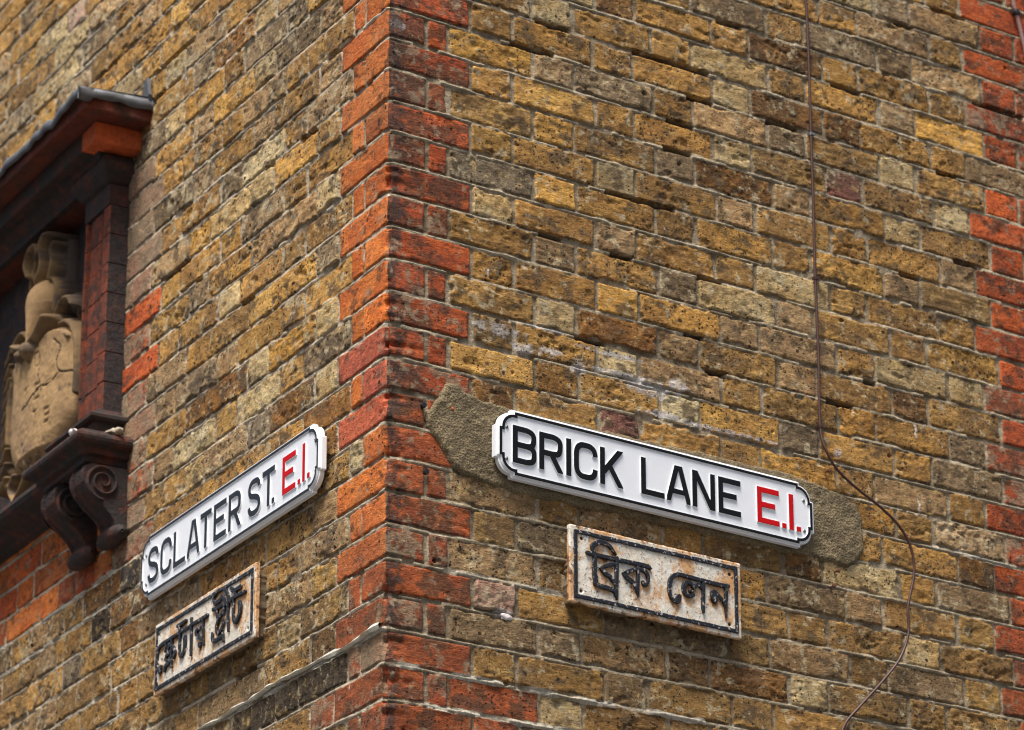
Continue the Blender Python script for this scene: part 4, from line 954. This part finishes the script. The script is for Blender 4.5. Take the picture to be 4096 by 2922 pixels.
# ---------------------------------------------------------------- plugs, nails
for i, (x, z, lb) in enumerate(((.091, -.932, 'upper black plastic wall plug in the mortar left of the cement patch'), (.098, -1.081, 'lower black plastic wall plug under the left end of the cement patch'))):
    t = thing('wall_plug', lb, 'wall plug', at_r(x, z, 0), group='wall plugs by the cement patch')
    o = obj('collar', cyl_mesh(.0062, .0085, 12), M_PLAST, t); o = obj('hole', cyl_mesh(.0034, .0089, 10), M_DARK, t)
for x, z, lb in ((1.205, -1.100, 'upper rusty nail under the right corner of the cement patch'), (1.190, -1.139, 'lower rusty nail in the mortar joint under the cement patch'), (1.190, -.861, 'rusty nail above the right end of the BRICK LANE sign'), (1.776, -1.089, 'dark bolt end beside the red brick pier at the right edge')):
    t = thing('nail', lb, 'nail', at_r(x, z, 0))
    o = obj('shank', cyl_mesh(.0022, .014, 8), M_RUST, t); h_ = obj('head', cyl_mesh(.0052, .0022, 10, .001), M_RUST, t); h_.location = (0, -.0135, 0)
t = thing('nail', 'orange rusty nail head in the cement patch left of the BRICK LANE sign', 'nail', at_r(.163, -.925, .006)); obj('head', cyl_mesh(.0034, .0025, 10, .001), mat_simple('orange_rust', lin((190, 96, 30)), .8, .2, 200), t)
# white cement daub on the right wall near the corner
lump('mortar_dab', at_r(.302, -1.365, 0), .012, M_CHIP, 'white mortar dab stuck below the pale pink brick near the corner', 12, 1.3, .35, .6, 'mortar')
# cracked render edge standing proud along the side-street wall, just below the red corner bricks
v = []; f = []; ns = 60; rs = random.Random(9)
for i in range(ns+1):
    t_ = i/ns; d = .01+t_*.92; q_ = [float(vn(np.array([d]), np.array([s_]), .035, 1, 31)[0]) for s_ in (0., 5., 9.)]; zc = -1.434-.004*math.sin(t_*9)+.005*(q_[0]-.5); th = (.002+.007*q_[1]**2)*(1-.4*t_); o_ = .005+.010*q_[2]*(1-t_*.6)
    for a, b in ((-.006, th), (o_*.8, th*.8), (o_, 0), (o_*.7, -th), (-.006, -th*.9)): v.append(tuple(at_l(d, zc+b, a)))
for i in range(ns):
    for k in range(4): f.append((i*5+k, i*5+k+1, i*5+k+6, i*5+k+5))
obj('lime_fillet', mesh_from('lf', v, f), mat_simple('white_lime', lin((206, 200, 182)), .95, .25, 120, .8, .002), bld)

# ---------------------------------------------------------------- rest of the building, pavement, road
v = [(0, 0, 0), (7, 0, 0), (7+.5, 9, 0), tuple(LD*8)]; v = [(a, b, -.01) for a, b, _ in v]+[(a, b, Z0+5.2) for a, b, _ in v]
obj('rear_walls', mesh_from('rw', v, [(1, 2, 6, 5), (2, 3, 7, 6), (4, 5, 6, 7)]), M_MORT, bld)
def sheet(name, pts, z, mat, th=0):
    n = len(pts); v = [(x, y, z) for x, y in pts]
    if th: v += [(x, y, z-th) for x, y in pts]; f = [tuple(range(n))]+[(i, n+i, n+(i+1) % n, (i+1) % n) for i in range(n)]
    else: f = [tuple(range(n))]
    o = obj(name, mesh_from(name, v, f), mat); o['kind'] = 'structure'; return o
sheet('ground', [(-60, -60), (60, -60), (60, 60), (-60, 60)], -.125, M_ROAD)
sheet('pavement', [(-2.0, -2.2), (20, -2.2), (20, 20), (-.6, 20)], -.002, M_PAVE, .125)
